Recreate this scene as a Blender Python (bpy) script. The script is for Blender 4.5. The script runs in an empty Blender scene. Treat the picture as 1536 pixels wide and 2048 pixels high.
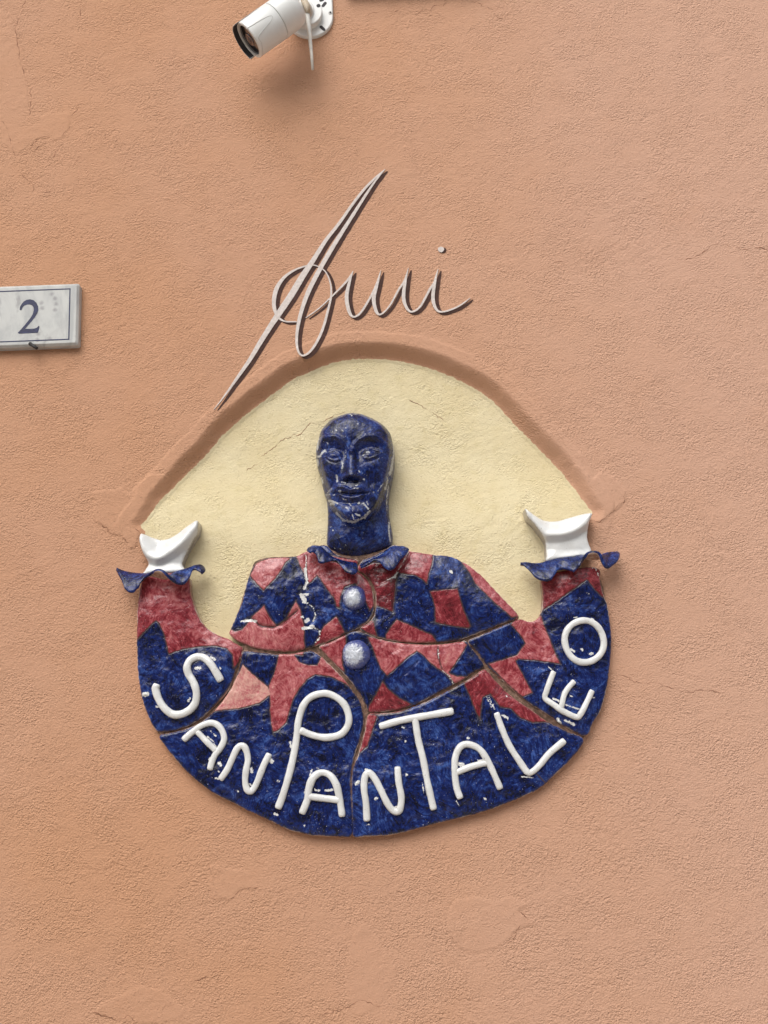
import bpy, bmesh, math, random
import numpy as np
from mathutils import Vector, Matrix
from mathutils.geometry import delaunay_2d_cdt
random.seed(7); np.random.seed(7)
R = math.radians

# ------------------------------------------------------------------ camera, world, sun, exposure
F, PITCH, ROLL, DIST, ZC = 2200.0, R(12), R(2.2), 2.2, 3.0
FW = np.array([0, math.cos(PITCH), math.sin(PITCH)])
U0 = np.array([0, -math.sin(PITCH), math.cos(PITCH)])
RI = np.array([math.cos(ROLL), 0, 0]) - math.sin(ROLL) * U0
UP = np.array([math.sin(ROLL), 0, 0]) + math.cos(ROLL) * U0
CAM = np.array([0, 0, ZC]) - DIST * FW
sc = bpy.context.scene
col = sc.collection
cam = bpy.data.cameras.new('camera')
co = bpy.data.objects.new('camera', cam); col.objects.link(co)
co.matrix_world = Matrix(((RI[0], UP[0], -FW[0], CAM[0]), (RI[1], UP[1], -FW[1], CAM[1]),
                          (RI[2], UP[2], -FW[2], CAM[2]), (0, 0, 0, 1)))
cam.sensor_fit = 'VERTICAL'; cam.sensor_height = 36.0; cam.lens = 36.0 * F / 2048
cam.clip_start = 0.05; cam.clip_end = 500
sc.camera = co

SUN_DIR = Vector((-0.27, -0.66, 0.82)).normalized()
w = bpy.data.worlds.new("World"); sc.world = w; w.use_nodes = True
nt = w.node_tree; nt.nodes.clear()
sky = nt.nodes.new('ShaderNodeTexSky'); sky.sky_type = 'NISHITA'; sky.sun_disc = False
sky.sun_elevation = math.asin(SUN_DIR.z); sky.sun_rotation = math.atan2(SUN_DIR.x, SUN_DIR.y)
sky.dust_density = 4.0; sky.air_density = 1.0; sky.ozone_density = 1.0
hs = nt.nodes.new('ShaderNodeHueSaturation'); hs.inputs['Saturation'].default_value = 0.35
bg = nt.nodes.new('ShaderNodeBackground'); bg.inputs['Strength'].default_value = 0.15
wo = nt.nodes.new('ShaderNodeOutputWorld')
nt.links.new(sky.outputs[0], hs.inputs['Color']); nt.links.new(hs.outputs[0], bg.inputs['Color'])
nt.links.new(bg.outputs[0], wo.inputs['Surface'])
sl = bpy.data.lights.new('sun', 'SUN'); sl.energy = 1.4; sl.angle = R(50); sl.color = (1.0, 0.97, 0.93)
so = bpy.data.objects.new('sun', sl); col.objects.link(so)
so.rotation_euler = SUN_DIR.to_track_quat('Z', 'Y').to_euler(); so.location = (-2, -4, 8)
sc.view_settings.view_transform = 'Standard'; sc.view_settings.look = 'None'
sc.view_settings.gamma = 1.0; sc.view_settings.use_curve_mapping = False
sc.view_settings.exposure = 0.27

# ------------------------------------------------------------------ photo tracing <-> wall coordinates (mm; X right, Z up from picture centre, h out of the wall)
def un(pts, h=0.0):
    """trace points (photo pixels) -> places on the plane h mm in front of the wall"""
    p = np.atleast_2d(np.asarray(pts, float))
    d = FW[None] + RI[None] * ((p[:, 0:1] - 768) / F) - UP[None] * ((p[:, 1:2] - 1024) / F)
    t = (-np.asarray(h, float) / 1000 - CAM[1]) / d[:, 1]
    q = CAM[None] + d * t[:, None]
    return np.stack([q[:, 0] * 1000, (q[:, 2] - ZC) * 1000], 1)
def proj(X, Z, h):
    v = np.stack([X / 1000 - CAM[0], -np.asarray(h, float) / 1000 - CAM[1] + 0 * X, Z / 1000 + ZC - CAM[2]], -1)
    f = v @ FW
    return 768 + F * (v @ RI) / f, 1024 - F * (v @ UP) / f
def Zm(ox, oy, k, pts): return [(ox + a / k, oy + b / k) for a, b in pts]
Z5 = lambda p: Zm(220, 1020, 4.4529, p)
Z6 = lambda p: Zm(460, 1060, 3.84, p)
Z7 = lambda p: Zm(740, 1060, 4.8, p)
Z8 = lambda p: Zm(960, 980, 4.0969, p)
ZL = lambda p: Zm(280, 1400, 3.2, p)
ZR = lambda p: Zm(680, 1360, 2.743, p)
ZH = lambda p: Zm(600, 800, 6.4, p)
ZA = lambda p: Zm(400, 320, 2.743, p)
ZHL = lambda p: Zm(170, 900, 5.908, p)
ZHR = lambda p: Zm(1030, 1000, 6.982, p)
ZC_ = lambda p: Zm(580, 1080, 5.908, p)
ZN = lambda p: Zm(0, 520, 6.982, p)
ZW = lambda p: Zm(0, 0, 3.072, p)
ZX = lambda p: Zm(1000, 0, 2.866, p)
ZT = lambda p: Zm(660, 0, 3.49, p)
ZB = lambda p: Zm(0, 1600, 2.021, p)
ZD = lambda p: Zm(760, 1600, 1.979, p)
ZE = lambda p: Zm(260, 640, 3.072, p)
ZF = lambda p: Zm(740, 660, 2.743, p)
ZG = lambda p: Zm(1150, 560, 3.98, p)

# ------------------------------------------------------------------ numeric helpers
_P = np.random.RandomState(11).permutation(512).astype(np.int64)
_A = np.random.RandomState(12).rand(512) * 2 * np.pi
def gn(x, y, s=0):
    xi = np.floor(x).astype(np.int64); yi = np.floor(y).astype(np.int64)
    xf = x - xi; yf = y - yi
    def g(i, j, dx, dy):
        a = _A[_P[(_P[(i + s * 37) & 511] + j) & 511]]
        return np.cos(a) * dx + np.sin(a) * dy
    u = xf * xf * xf * (xf * (xf * 6 - 15) + 10); v = yf * yf * yf * (yf * (yf * 6 - 15) + 10)
    a = g(xi, yi, xf, yf); b = g(xi + 1, yi, xf - 1, yf); c = g(xi, yi + 1, xf, yf - 1); d = g(xi + 1, yi + 1, xf - 1, yf - 1)
    return (a + u * (b - a)) * (1 - v) + (c + u * (d - c)) * v
def fbm(x, y, o=4, s=0, g=0.5):
    r = 0; a = 1.0
    for k in range(o):
        r = r + a * gn(x * 2 ** k + 13.7 * k, y * 2 ** k - 7.1 * k, s + k); a *= g
    return r
def sst(a, b, x):
    t = np.clip((x - a) / (b - a), 0, 1); return t * t * (3 - 2 * t)
def dist(x, y, poly, closed=False):
    p = np.asarray(poly, float); q = np.roll(p, -1, 0) if closed else p[1:]
    d = np.full(np.shape(x), 1e18)
    for a, b in zip(p if closed else p[:-1], q):
        e = b - a; L = e @ e + 1e-12
        t = np.clip(((x - a[0]) * e[0] + (y - a[1]) * e[1]) / L, 0, 1)
        d = np.minimum(d, (x - a[0] - t * e[0]) ** 2 + (y - a[1] - t * e[1]) ** 2)
    return np.sqrt(d)
def inside(x, y, poly):
    p = np.asarray(poly, float); q = np.roll(p, -1, 0); r = np.zeros(np.shape(x), bool)
    for a, b in zip(p, q):
        if a[1] == b[1]: continue
        c = (a[1] > y) != (b[1] > y)
        r ^= c & (x < (b[0] - a[0]) * (y - a[1]) / (b[1] - a[1]) + a[0])
    return r
def sd(x, y, poly):
    d = dist(x, y, poly, True); return np.where(inside(x, y, poly), d, -d)
def gau(x, y, cx, cy, sx, sy): return np.exp(-((x - cx) / sx) ** 2 - ((y - cy) / sy) ** 2)
def cr(pts, step=3.0, closed=False, corner=None):
    """Catmull-Rom resample; tuples may carry extra numbers (widths, heights)"""
    p = [np.asarray(q, float) for q in pts]; n = len(p); out = []
    segs = n if closed else n - 1
    for i in range(segs):
        p1, p2 = p[i], p[(i + 1) % n]
        p0 = p[(i - 1) % n] if closed or i > 0 else p1
        p3 = p[(i + 2) % n] if closed or i + 2 < n else p2
        k = max(1, int(math.ceil(np.linalg.norm((p2 - p1)[:2]) / step)))
        for j in range(k):
            t = j / k
            out.append(0.5 * (2 * p1 + (p2 - p0) * t + (2 * p0 - 5 * p1 + 4 * p2 - p3) * t * t + (3 * p1 - p0 - 3 * p2 + p3) * t ** 3))
    if not closed: out.append(p[-1])
    return np.array(out)

# ------------------------------------------------------------------ object helpers
def link(name, me, mats=(), parent=None):
    o = bpy.data.objects.new(name, me); col.objects.link(o)
    for m in (mats if isinstance(mats, (list, tuple)) else [mats]): me.materials.append(m)
    if parent is not None:
        o.parent = parent; me.transform(Matrix.Translation(-parent.matrix_basis.translation))
    return o
def empty(name, loc, label, cat, group=None):
    o = bpy.data.objects.new(name, None); col.objects.link(o); o.location = loc
    o.matrix_basis = Matrix.Translation(loc)
    o['label'] = label; o['category'] = cat
    if group: o['group'] = group
    return o
def W(X, h, Z): return (X / 1000, -h / 1000, Z / 1000 + ZC)
def mesh(verts, faces, smooth=True):
    me = bpy.data.meshes.new('m'); me.from_pydata([tuple(v) for v in verts], [], faces); me.validate()
    if smooth: me.polygons.foreach_set('use_smooth', [True] * len(me.polygons))
    me.update(); return me
def attr(me, name, vals):
    a = me.attributes.new(name, 'FLOAT', 'POINT'); a.data.foreach_set('value', np.asarray(vals, np.float32))

# ------------------------------------------------------------------ materials
class NT:
    def __init__(s, name):
        s.m = bpy.data.materials.new(name); s.m.use_nodes = True; s.t = s.m.node_tree; s.t.nodes.clear()
        s.out = s.n('ShaderNodeOutputMaterial'); s.b = s.n('ShaderNodeBsdfPrincipled')
        s.t.links.new(s.b.outputs[0], s.out.inputs['Surface'])
        s.tc = s.n('ShaderNodeNewGeometry')
    def n(s, k, **a):
        x = s.t.nodes.new(k)
        for q, v in a.items(): setattr(x, q, v)
        return x
    def set(s, sock, v):
        if hasattr(v, 'is_output') or isinstance(v, bpy.types.NodeSocket): s.t.links.new(v, sock)
        elif isinstance(v, (tuple, list)): sock.default_value = tuple(v) + ((1,) if len(v) == 3 and sock.type == 'RGBA' else ())
        else: sock.default_value = v
    def noise(s, scale, detail=3, rough=.5, dist=0, vec=None):
        x = s.n('ShaderNodeTexNoise'); s.set(x.inputs['Vector'], vec or s.tc.outputs['Position'])
        s.set(x.inputs['Scale'], scale); s.set(x.inputs['Detail'], detail); s.set(x.inputs['Roughness'], rough); s.set(x.inputs['Distortion'], dist)
        return x.outputs['Fac']
    def map(s, scale=(1, 1, 1), rot=(0, 0, 0), loc=(0, 0, 0), vec=None):
        x = s.n('ShaderNodeMapping'); s.set(x.inputs[0], vec or s.tc.outputs['Position'])
        s.set(x.inputs['Scale'], scale); s.set(x.inputs['Rotation'], rot); s.set(x.inputs['Location'], loc)
        return x.outputs[0]
    def mth(s, op, a, b=0, c=0, clamp=False):
        x = s.n('ShaderNodeMath', operation=op, use_clamp=clamp)
        s.set(x.inputs[0], a); s.set(x.inputs[1], b)
        if op in ('MULTIPLY_ADD', 'COMPARE'): s.set(x.inputs[2], c)
        return x.outputs[0]
    def rng(s, v, a, b, c=0, d=1, smooth=True):
        x = s.n('ShaderNodeMapRange'); x.interpolation_type = 'SMOOTHSTEP' if smooth else 'LINEAR'
        s.set(x.inputs[0], v); s.set(x.inputs[1], a); s.set(x.inputs[2], b); s.set(x.inputs[3], c); s.set(x.inputs[4], d)
        return x.outputs[0]
    def mix(s, f, a, b):
        x = s.n('ShaderNodeMix', data_type='RGBA'); s.set(x.inputs[0], f); s.set(x.inputs[6], a); s.set(x.inputs[7], b)
        return x.outputs[2]
    def at(s, name):
        return s.n('ShaderNodeAttribute', attribute_name=name).outputs['Fac']
    def bump(s, h, strength=.5, dist=.001, prev=None):
        x = s.n('ShaderNodeBump'); s.set(x.inputs['Height'], h); s.set(x.inputs['Strength'], strength); s.set(x.inputs['Distance'], dist)
        if prev is not None: s.set(x.inputs['Normal'], prev)
        return x.outputs[0]
    def done(s, color, rough=.5, normal=None, coat=0, coat_rough=.1, metal=0, spec=None):
        s.set(s.b.inputs['Base Color'], color); s.set(s.b.inputs['Roughness'], rough)
        if normal is not None: s.set(s.b.inputs['Normal'], normal)
        s.b.inputs['Coat Weight'].default_value = coat; s.b.inputs['Coat Roughness'].default_value = coat_rough
        s.b.inputs['Metallic'].default_value = metal
        if spec is not None: s.b.inputs['Specular IOR Level'].default_value = spec
        return s.m

def m_wall():
    s = NT('painted_plaster')
    n1 = s.noise(1.6, 3, .5); n2 = s.noise(7, 4, .6); n3 = s.noise(40, 4, .6)
    c = s.mix(s.rng(n1, .38, .62), (.495, .268, .156), (.50, .282, .178))
    sep = s.n('ShaderNodeSeparateXYZ'); s.set(sep.inputs[0], s.tc.outputs['Position'])
    c = s.mix(s.rng(s.mth('ADD', sep.outputs[0], s.mth('MULTIPLY', n2, .5)), -.1, 1.1, 0, .75), c, (.545, .340, .250))
    c = s.mix(s.rng(n2, .5, .75, 0, .16), c, (.48, .245, .13))
    c = s.mix(s.rng(s.noise(110, 4, .7), .5, .72, 0, .13), c, (.37, .19, .11))
    yel = s.rng(s.mth('ADD', s.at('yellow'), s.mth('MULTIPLY', s.mth('SUBTRACT', s.noise(90, 3, .6), .5), 9)), -.5, .8)
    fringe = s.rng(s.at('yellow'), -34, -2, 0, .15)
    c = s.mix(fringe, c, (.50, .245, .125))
    y = s.mix(s.rng(n2, .35, .7), (.685, .60, .39), (.645, .55, .335))
    y = s.mix(s.rng(n3, .5, .7, 0, .35), y, (.57, .48, .26))
    c = s.mix(yel, c, y)
    dirt = s.rng(s.noise(300, 2, .5), .69, .76, 0, .5)
    c = s.mix(dirt, c, (.25, .11, .06))
    c = s.mix(s.rng(s.at('stain'), 0, 1, 0, 1), c, (.16, .07, .035))
    rg = s.rng(s.mth('ADD', s.at('grain'), s.mth('MULTIPLY', s.mth('SUBTRACT', s.noise(24, 3, .6), .5), .6)), .15, .75, .22, 1.25)
    m1 = s.map((1, 1, 1.2), (0, R(-22), 0))
    b1 = s.noise(300, 0, .5, .0, m1); b2 = s.noise(165, 1, .6, .1, m1); b3 = s.noise(330, 0, .5); b1 = s.mth('SUBTRACT', b1, .5); b2 = s.mth('SUBTRACT', b2, .5)
    h = s.mth('ADD', s.mth('MULTIPLY', b1, rg), s.mth('MULTIPLY', b2, s.mth('MULTIPLY', rg, 1.3)))
    h = s.mth('ADD', h, s.mth('MULTIPLY', b3, .25))
    wr = s.rng(s.mth('ABSOLUTE', s.mth('SUBTRACT', s.noise(62, 4, .62, .9, m1), .5)), 0, .022, 1, 0)
    wr = s.mth('MULTIPLY', wr, s.rng(s.noise(8, 3, .6), .52, .64))
    h = s.mth('SUBTRACT', h, s.mth('MULTIPLY', wr, .12))
    pit = s.rng(s.noise(260, 1, .5), .70, .76); h = s.mth('SUBTRACT', h, s.mth('MULTIPLY', pit, .5))
    nb = s.bump(h, 1.0, .0015)
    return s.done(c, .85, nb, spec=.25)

def m_glaze(name, mode):
    """mode: panel (attributes red/tone/chip/rim), blue, white, button, face"""
    s = NT(name)
    v1 = s.map((1, 1, 1), (0, R(20), 0)); v2 = s.map((1, 1, .22), (0, R(-25), 0))
    cloud = s.noise(34, 5, .6, 1.2, v1); streak = s.noise(330, 3, .6, 1.6, v2); mid = s.noise(120, 4, .6, 2.0)
    big = s.noise(9, 3, .5)
    wn = s.n('ShaderNodeTexNoise'); s.set(wn.inputs['Vector'], s.tc.outputs['Position']); wn.inputs['Scale'].default_value = 11; wn.inputs['Detail'].default_value = 1
    sb = s.n('ShaderNodeVectorMath', operation='SUBTRACT'); s.set(sb.inputs[0], wn.outputs['Color']); sb.inputs[1].default_value = (.5, .5, .5)
    sm = s.n('ShaderNodeVectorMath', operation='SCALE'); s.set(sm.inputs[0], sb.outputs[0]); sm.inputs['Scale'].default_value = .22
    ad = s.n('ShaderNodeVectorMath', operation='ADD'); s.set(ad.inputs[0], s.tc.outputs['Position']); s.set(ad.inputs[1], sm.outputs[0])
    bm_ = s.noise(170, 4, .62, .4, s.map((1, 1, .20), (0, R(12), 0), vec=ad.outputs[0]))
    f = s.mth('ADD', s.mth('MULTIPLY', cloud, .38), s.mth('ADD', s.mth('MULTIPLY', bm_, .32), s.mth('MULTIPLY', mid, .15)))
    f = s.mth('ADD', f, s.mth('MULTIPLY', big, .15))
    blue = s.mix(s.rng(f, .42, .53), (.0028, .0042, .019), (.0055, .0155, .105))
    blue = s.mix(s.rng(f, .51, .63, 0, .95), blue, (.044, .098, .32))
    fleck = s.rng(s.noise(420, 1, .5), .735, .77, 0, 1)
    fleck = s.mth('MULTIPLY', fleck, s.rng(s.noise(14, 2, .5), .45, .6))
    blue = s.mix(s.mth('MULTIPLY', fleck, .8), blue, (.6, .62, .68))
    rough_h = s.mth('ADD', s.mth('MULTIPLY', mid, .6), s.mth('MULTIPLY', cloud, 1.2))
    rough_h = s.mth('ADD', rough_h, s.mth('MULTIPLY', streak, .25))
    clay = s.mix(s.rng(s.noise(160, 3, .6), .4, .65), (.28, .145, .095), (.42, .30, .23))
    if mode == 'white':
        c = s.mix(s.rng(cloud, .4, .7, 0, .5), (.68, .69, .675), (.61, .61, .585))
        c = s.mix(s.rng(s.noise(260, 2, .5), .70, .74, 0, .7), c, (.30, .27, .24))
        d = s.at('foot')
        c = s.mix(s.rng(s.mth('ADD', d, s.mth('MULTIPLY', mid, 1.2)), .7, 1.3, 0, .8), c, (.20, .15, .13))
        return s.done(c, .3, s.bump(rough_h, .35, .0012), coat=.5, coat_rough=.15)
    if mode == 'button':
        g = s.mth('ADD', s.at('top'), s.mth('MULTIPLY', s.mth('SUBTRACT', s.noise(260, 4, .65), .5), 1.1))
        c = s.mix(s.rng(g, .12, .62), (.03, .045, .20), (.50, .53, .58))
        c = s.mix(s.rng(streak, .5, .66, 0, .6), c, (.12, .13, .22))
        return s.done(c, .3, s.bump(rough_h, .6, .0014), coat=.4, coat_rough=.15)
    if mode == 'blue':
        c = s.mix(s.rng(s.mth('ADD', s.at('chip'), s.mth('MULTIPLY', s.mth('SUBTRACT', s.noise(260, 4, .65, .8), .5), 8)), -.4, .5), blue, (.40, .41, .42))
        return s.done(c, s.rng(mid, .3, .7, .2, .36), s.bump(rough_h, .45, .0020), coat=.05, coat_rough=.05, spec=.38)
    if mode == 'rim':
        return s.done(clay, .8, s.bump(mid, .6, .001))
    # painted panel
    red_sd = s.mth('ADD', s.at('red'), s.mth('MULTIPLY', s.mth('SUBTRACT', s.noise(110, 3, .6), .5), 3.4))
    tone = s.mth('ADD', s.at('tone'), s.mth('MULTIPLY', s.mth('SUBTRACT', f, .49), 3.4))
    red = s.mix(s.rng(tone, .0, .45, 0, 1, False), (.065, .006, .010), (.245, .030, .042))
    red = s.mix(s.rng(tone, .4, .8, 0, 1, False), red, (.46, .15, .155))
    red = s.mix(s.rng(tone, .8, 1.15, 0, 1, False), red, (.60, .33, .28))
    red = s.mix(s.mth('MULTIPLY', fleck, .7), red, (.75, .55, .52))
    c = s.mix(s.rng(red_sd, -.3, .6), blue, red)
    line = s.rng(s.mth('ABSOLUTE', red_sd), .5, 2.4, 1, 0)
    c = s.mix(s.mth('MULTIPLY', line, .85), c, (.055, .035, .03))
    lip = s.mth('MULTIPLY', s.rng(red_sd, -1.2, -2.4), s.rng(red_sd, -6.5, -3, 0, .6))
    c = s.mix(lip, c, (.006, .007, .03))
    rim = s.mth('ADD', s.at('rim'), s.mth('MULTIPLY', s.mth('SUBTRACT', mid, .5), 5.0))
    c = s.mix(s.rng(rim, -.4, 1.3, .95, 0), c, clay)
    pale = s.mth('MULTIPLY', s.rng(rim, .2, 2.2, 1, 0), s.rng(s.noise(30, 3, .6), .48, .6))
    c = s.mix(s.mth('MULTIPLY', pale, .7), c, (.60, .50, .44))
    c = s.mix(s.at('crack'), c, (.05, .03, .03))
    chip = s.mth('ADD', s.at('chip'), s.mth('MULTIPLY', s.mth('SUBTRACT', s.noise(230, 4, .65, .8), .5), 9))
    c = s.mix(s.rng(chip, -.2, .5), c, (.66, .66, .64))
    hh = s.mth('ADD', rough_h, s.mth('MULTIPLY', line, -.45))
    return s.done(c, s.rng(rim, .5, 2.5, .8, .20), s.bump(hh, .5, .0020), coat=.15, coat_rough=.05, spec=.45)

def m_plain(name, c1, c2, sc_=30, rough=.6, bump=.3, bd=.001, metal=0, coat=0, bs=None, det=4):
    s = NT(name); n = s.noise(sc_, det, .6, .5)
    return s.done(s.mix(s.rng(n, .35, .68), c1, c2), rough, s.bump(s.noise(bs or sc_ * 4, 4, .6), bump, bd), metal=metal, coat=coat)

M_wall = m_wall()
M_panel = m_glaze('painted_glaze', 'panel'); M_blue = m_glaze('blue_glaze', 'blue'); M_white = m_glaze('white_glaze', 'white')
M_button = m_glaze('mottled_glaze', 'button'); M_clay = m_glaze('bare_clay', 'rim')
M_mortar = m_plain('brown_mortar', (.10, .06, .04), (.27, .165, .12), 90, .9, .9, .002)
M_crack = m_plain('crack_dirt_and_shade', (.17, .08, .045), (.32, .15, .085), 120, .95, .3)  # ribbon colour paints the dirt and groove shade of the cracks

# ------------------------------------------------------------------ wall with the arched niche
YEL_IMG = [(284,1053),(302,1031),(322,1001),(348,975),(380,939.5),(416,904),(442,871),(468,847),(514,809),(553,780),(585.5,755.6),(618,742.5),(651,728),(683,718.5),(716,715.5),(760,716),(786,718),(813,723),(849,731),(886,744),(922,760),(959,780),(988,802),(1013,828),(1042.6,860.5),(1068,886),(1097,915),(1126.5,948),(1148,977),(1170,1010),(1183,1026),
           (1174,1050),(1162,1110),(1155,1230),(1110,1320),(700,1400),(360,1330),(325,1210),(305,1110),(293,1066)]
YEL = un(YEL_IMG, -18)
patches = [(un(ZHL([(100,500),(200,485),(300,478),(440,450),(470,500),(520,520),(560,490),(600,430),(640,390),(800,290),(1000,330),(900,560),(700,800),(660,960),(560,1165),(500,1100),(400,1000),(330,1000),(260,940),(200,890),(130,830),(100,740),(125,640)])), 1.4),
           (un(ZG([(80,1530),(110,1560),(150,1578),(200,1535),(260,1540),(300,1560),(350,1620),(395,1690),(390,1770),(300,1850),(200,1925),(125,1900),(0,1700),(0,1480)])), 1.5),
           (un(ZB([(850,262),(900,275),(1000,290),(1010,320),(1040,355),(980,360),(950,385),(920,405),(860,390),(845,330)])), .9),
           (un(ZD([(290,405),(330,395),(370,385),(450,400),(510,385),(580,415),(550,440),(610,490),(550,510),(500,560),(400,600),(310,580),(270,500)])), .9),
           (un(ZB([(380,850),(470,800),(560,760),(640,770),(700,810),(740,860),(700,890),(600,905),(480,890),(420,870)])), .8),
           (un(ZW([(100,200),(160,500),(200,700),(420,700),(380,850),(240,850),(90,940),(0,760),(0,100)])), .8),
           (un(ZB([(1400,660),(1460,500),(1520,560),(1600,700),(1500,850),(1420,840)])), .5)]
X0, X1, Zb, Zt, ST = -850., 930., -1010., 1235., 2.35
xs = np.concatenate([[-4000, -2500, -1500, -1000], np.arange(X0, X1, ST), [1100, 1600, 2500, 4000]])
zs = np.concatenate([[-3000, -2200, -1500, -1100], np.arange(Zb, Zt, ST), [1350, 1700, 2300, 3200]])
GX, GZ = np.meshgrid(xs, zs)
core = (GX >= X0) & (GX <= X1) & (GZ >= Zb) & (GZ <= Zt)
sub = (GX > -560) & (GX < 540) & (GZ > -420) & (GZ < 430)
ysd = np.full(GX.shape, -300.0); ysd[sub] = sd(GX[sub], GZ[sub], YEL)
def plaster_noise(X, Z):
    # grain runs a little uphill to the right, like trowel marks
    ca, sa = math.cos(R(20)), math.sin(R(20))
    U = X * ca + Z * sa; V = -X * sa + Z * ca
    g = sst(-.35, .40, fbm(X / 120, Z / 90, 4, 3)) * .3 + .7
    h = 1.2 * fbm(X / 420, Z / 380, 2, 5) + .55 * fbm(U / 90, V / 50, 3, 9)
    g2 = sst(-.22, .42, fbm(X / 85 + 3, Z / 65, 5, 27, .6)) * .85 + .15
    fine = gn(U / 8.2, V / 7, 21) + .85 * gn(U / 5.6, V / 5.2, 23)
    h += g * .55 * fbm(U / 22, V / 14, 3, 15) + g2 * (.42 * fine - .30 * np.abs(gn(U / 10, V / 9.0, 25)))
    rid = np.clip(.09 - np.abs(fbm(U / 60, V / 38, 3, 31)), 0, 1) / .09
    h += -.45 * rid * sst(.05, .35, fbm(X / 180, Z / 160, 2, 33))
    return h, g * (.45 + .55 * g2)
H, GR = plaster_noise(GX, GZ)
for pl, hh in patches:
    bx = pl.min(0) - 12; tx = pl.max(0) + 12
    m = (GX > bx[0]) & (GX < tx[0]) & (GZ > bx[1]) & (GZ < tx[1])
    d = sd(GX[m], GZ[m], cr(pl, 6, True)) + 3.5 * fbm(GX[m] / 14, GZ[m] / 14, 2, 41)
    k = sst(-1.6, 1.4, d)
    H[m] += hh * k; GR[m] *= 1 - .55 * k
_, PY = proj(GX, GZ, 0)
fade = sst(1085, 900, PY) * .78 + .22
fade *= 1 - .5 * sst(1100, 1250, PY)
depth = 26 * fade
BW = 29 * (.55 + .45 * fade)
out_d = -ysd + 2.0 * fbm(GX / 40, GZ / 40, 2, 51)
prof = sst(0, 1, np.clip(out_d / BW, 0, 1)) * .62 + .38 * np.clip(out_d / BW, 0, 1)
H += np.where(core, -depth * (1 - prof) * (out_d < BW), 0)
band = sst(BW + 24 + 0 * out_d, BW + 20, out_d + 5 * fbm(GX / 50, GZ / 50, 3, 55)) * (ysd < 5) * sst(1120, 1000, PY)
H += 1.6 * band * core; GR = GR * (1 - .35 * band)
GR = np.where(ysd > 0, GR * .6, GR)
H = np.where(core, H, 0)
ny, nx = GX.shape
V = np.stack([GX.ravel() / 1000, -H.ravel() / 1000, GZ.ravel() / 1000 + ZC], 1)
idx = np.arange(nx * ny).reshape(ny, nx)
Q = np.stack([idx[:-1, :-1], idx[:-1, 1:], idx[1:, 1:], idx[1:, :-1]], -1).reshape(-1, 4)
me = bpy.data.meshes.new('plaster_wall')
me.vertices.add(len(V)); me.vertices.foreach_set('co', V.ravel().astype(np.float32))
me.loops.add(Q.size); me.loops.foreach_set('vertex_index', Q.ravel().astype(np.int32))
me.polygons.add(len(Q)); me.polygons.foreach_set('loop_start', np.arange(0, Q.size, 4, dtype=np.int32))
me.update(calc_edges=True); me.polygons.foreach_set('use_smooth', np.ones(len(Q), bool)); me.update()
attr(me, 'yellow', ysd.ravel()); attr(me, 'grain', GR.ravel())
# rust run under the house number plate and soot spot
px_, py_ = proj(GX, GZ, 0)
st = .16 * gau(px_, py_, 75, 725, 16, 40) + .10 * gau(px_, py_, 30, 720, 40, 22)
st += .20 * sst(.1, .5, fbm(GX / 9, GZ / 9, 2, 61)) * gau(px_, py_, 880, 425, 30, 40)
st += .14 * sst(.1, .5, fbm(GX / 11, GZ / 11, 2, 63)) * gau(px_, py_, 880, 640, 60, 40)
attr(me, 'stain', st.ravel())
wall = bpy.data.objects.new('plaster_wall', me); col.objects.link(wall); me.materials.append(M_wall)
wall['label'] = 'terracotta orange plastered house wall with a shallow arched niche painted pale yellow'; wall['category'] = 'wall'

def wallH(X, Z):
    i = np.clip((np.asarray(X) - X0) / ST, 0, None) + 4; j = np.clip((np.asarray(Z) - Zb) / ST, 0, None) + 4
    i = np.clip(i, 0, nx - 2.001); j = np.clip(j, 0, ny - 2.001)
    a = i.astype(int); b = j.astype(int); u = i - a; v = j - b
    return (H[b, a] * (1 - u) + H[b, a + 1] * u) * (1 - v) + (H[b + 1, a] * (1 - u) + H[b + 1, a + 1] * u) * v

def ribbon(pts, widths, lift, bottom=-3.0, rise=0.0):
    """flat strip that follows the wall surface"""
    pts = np.asarray(pts); n = len(pts); t = np.gradient(pts, axis=0); t /= np.linalg.norm(t, axis=1)[:, None] + 1e-9
    nn = np.stack([-t[:, 1], t[:, 0]], 1); vs = []; fs = []
    L = pts + nn * widths[:, None] / 2; Rr = pts - nn * widths[:, None] / 2
    hl = np.maximum(np.maximum(wallH(L[:, 0], L[:, 1]), wallH(Rr[:, 0], Rr[:, 1])), wallH(pts[:, 0], pts[:, 1])) + lift + rise * np.arange(n) / n
    for i in range(n):
        vs += [W(L[i, 0], hl[i] + bottom, L[i, 1]), W(L[i, 0], hl[i], L[i, 1]), W(Rr[i, 0], hl[i], Rr[i, 1]), W(Rr[i, 0], hl[i] + bottom, Rr[i, 1])]
        if i:
            a = 4 * (i - 1); b = 4 * i
            for k in range(3): fs.append((a + k, b + k, b + k + 1, a + k + 1))
    return vs, fs

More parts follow.
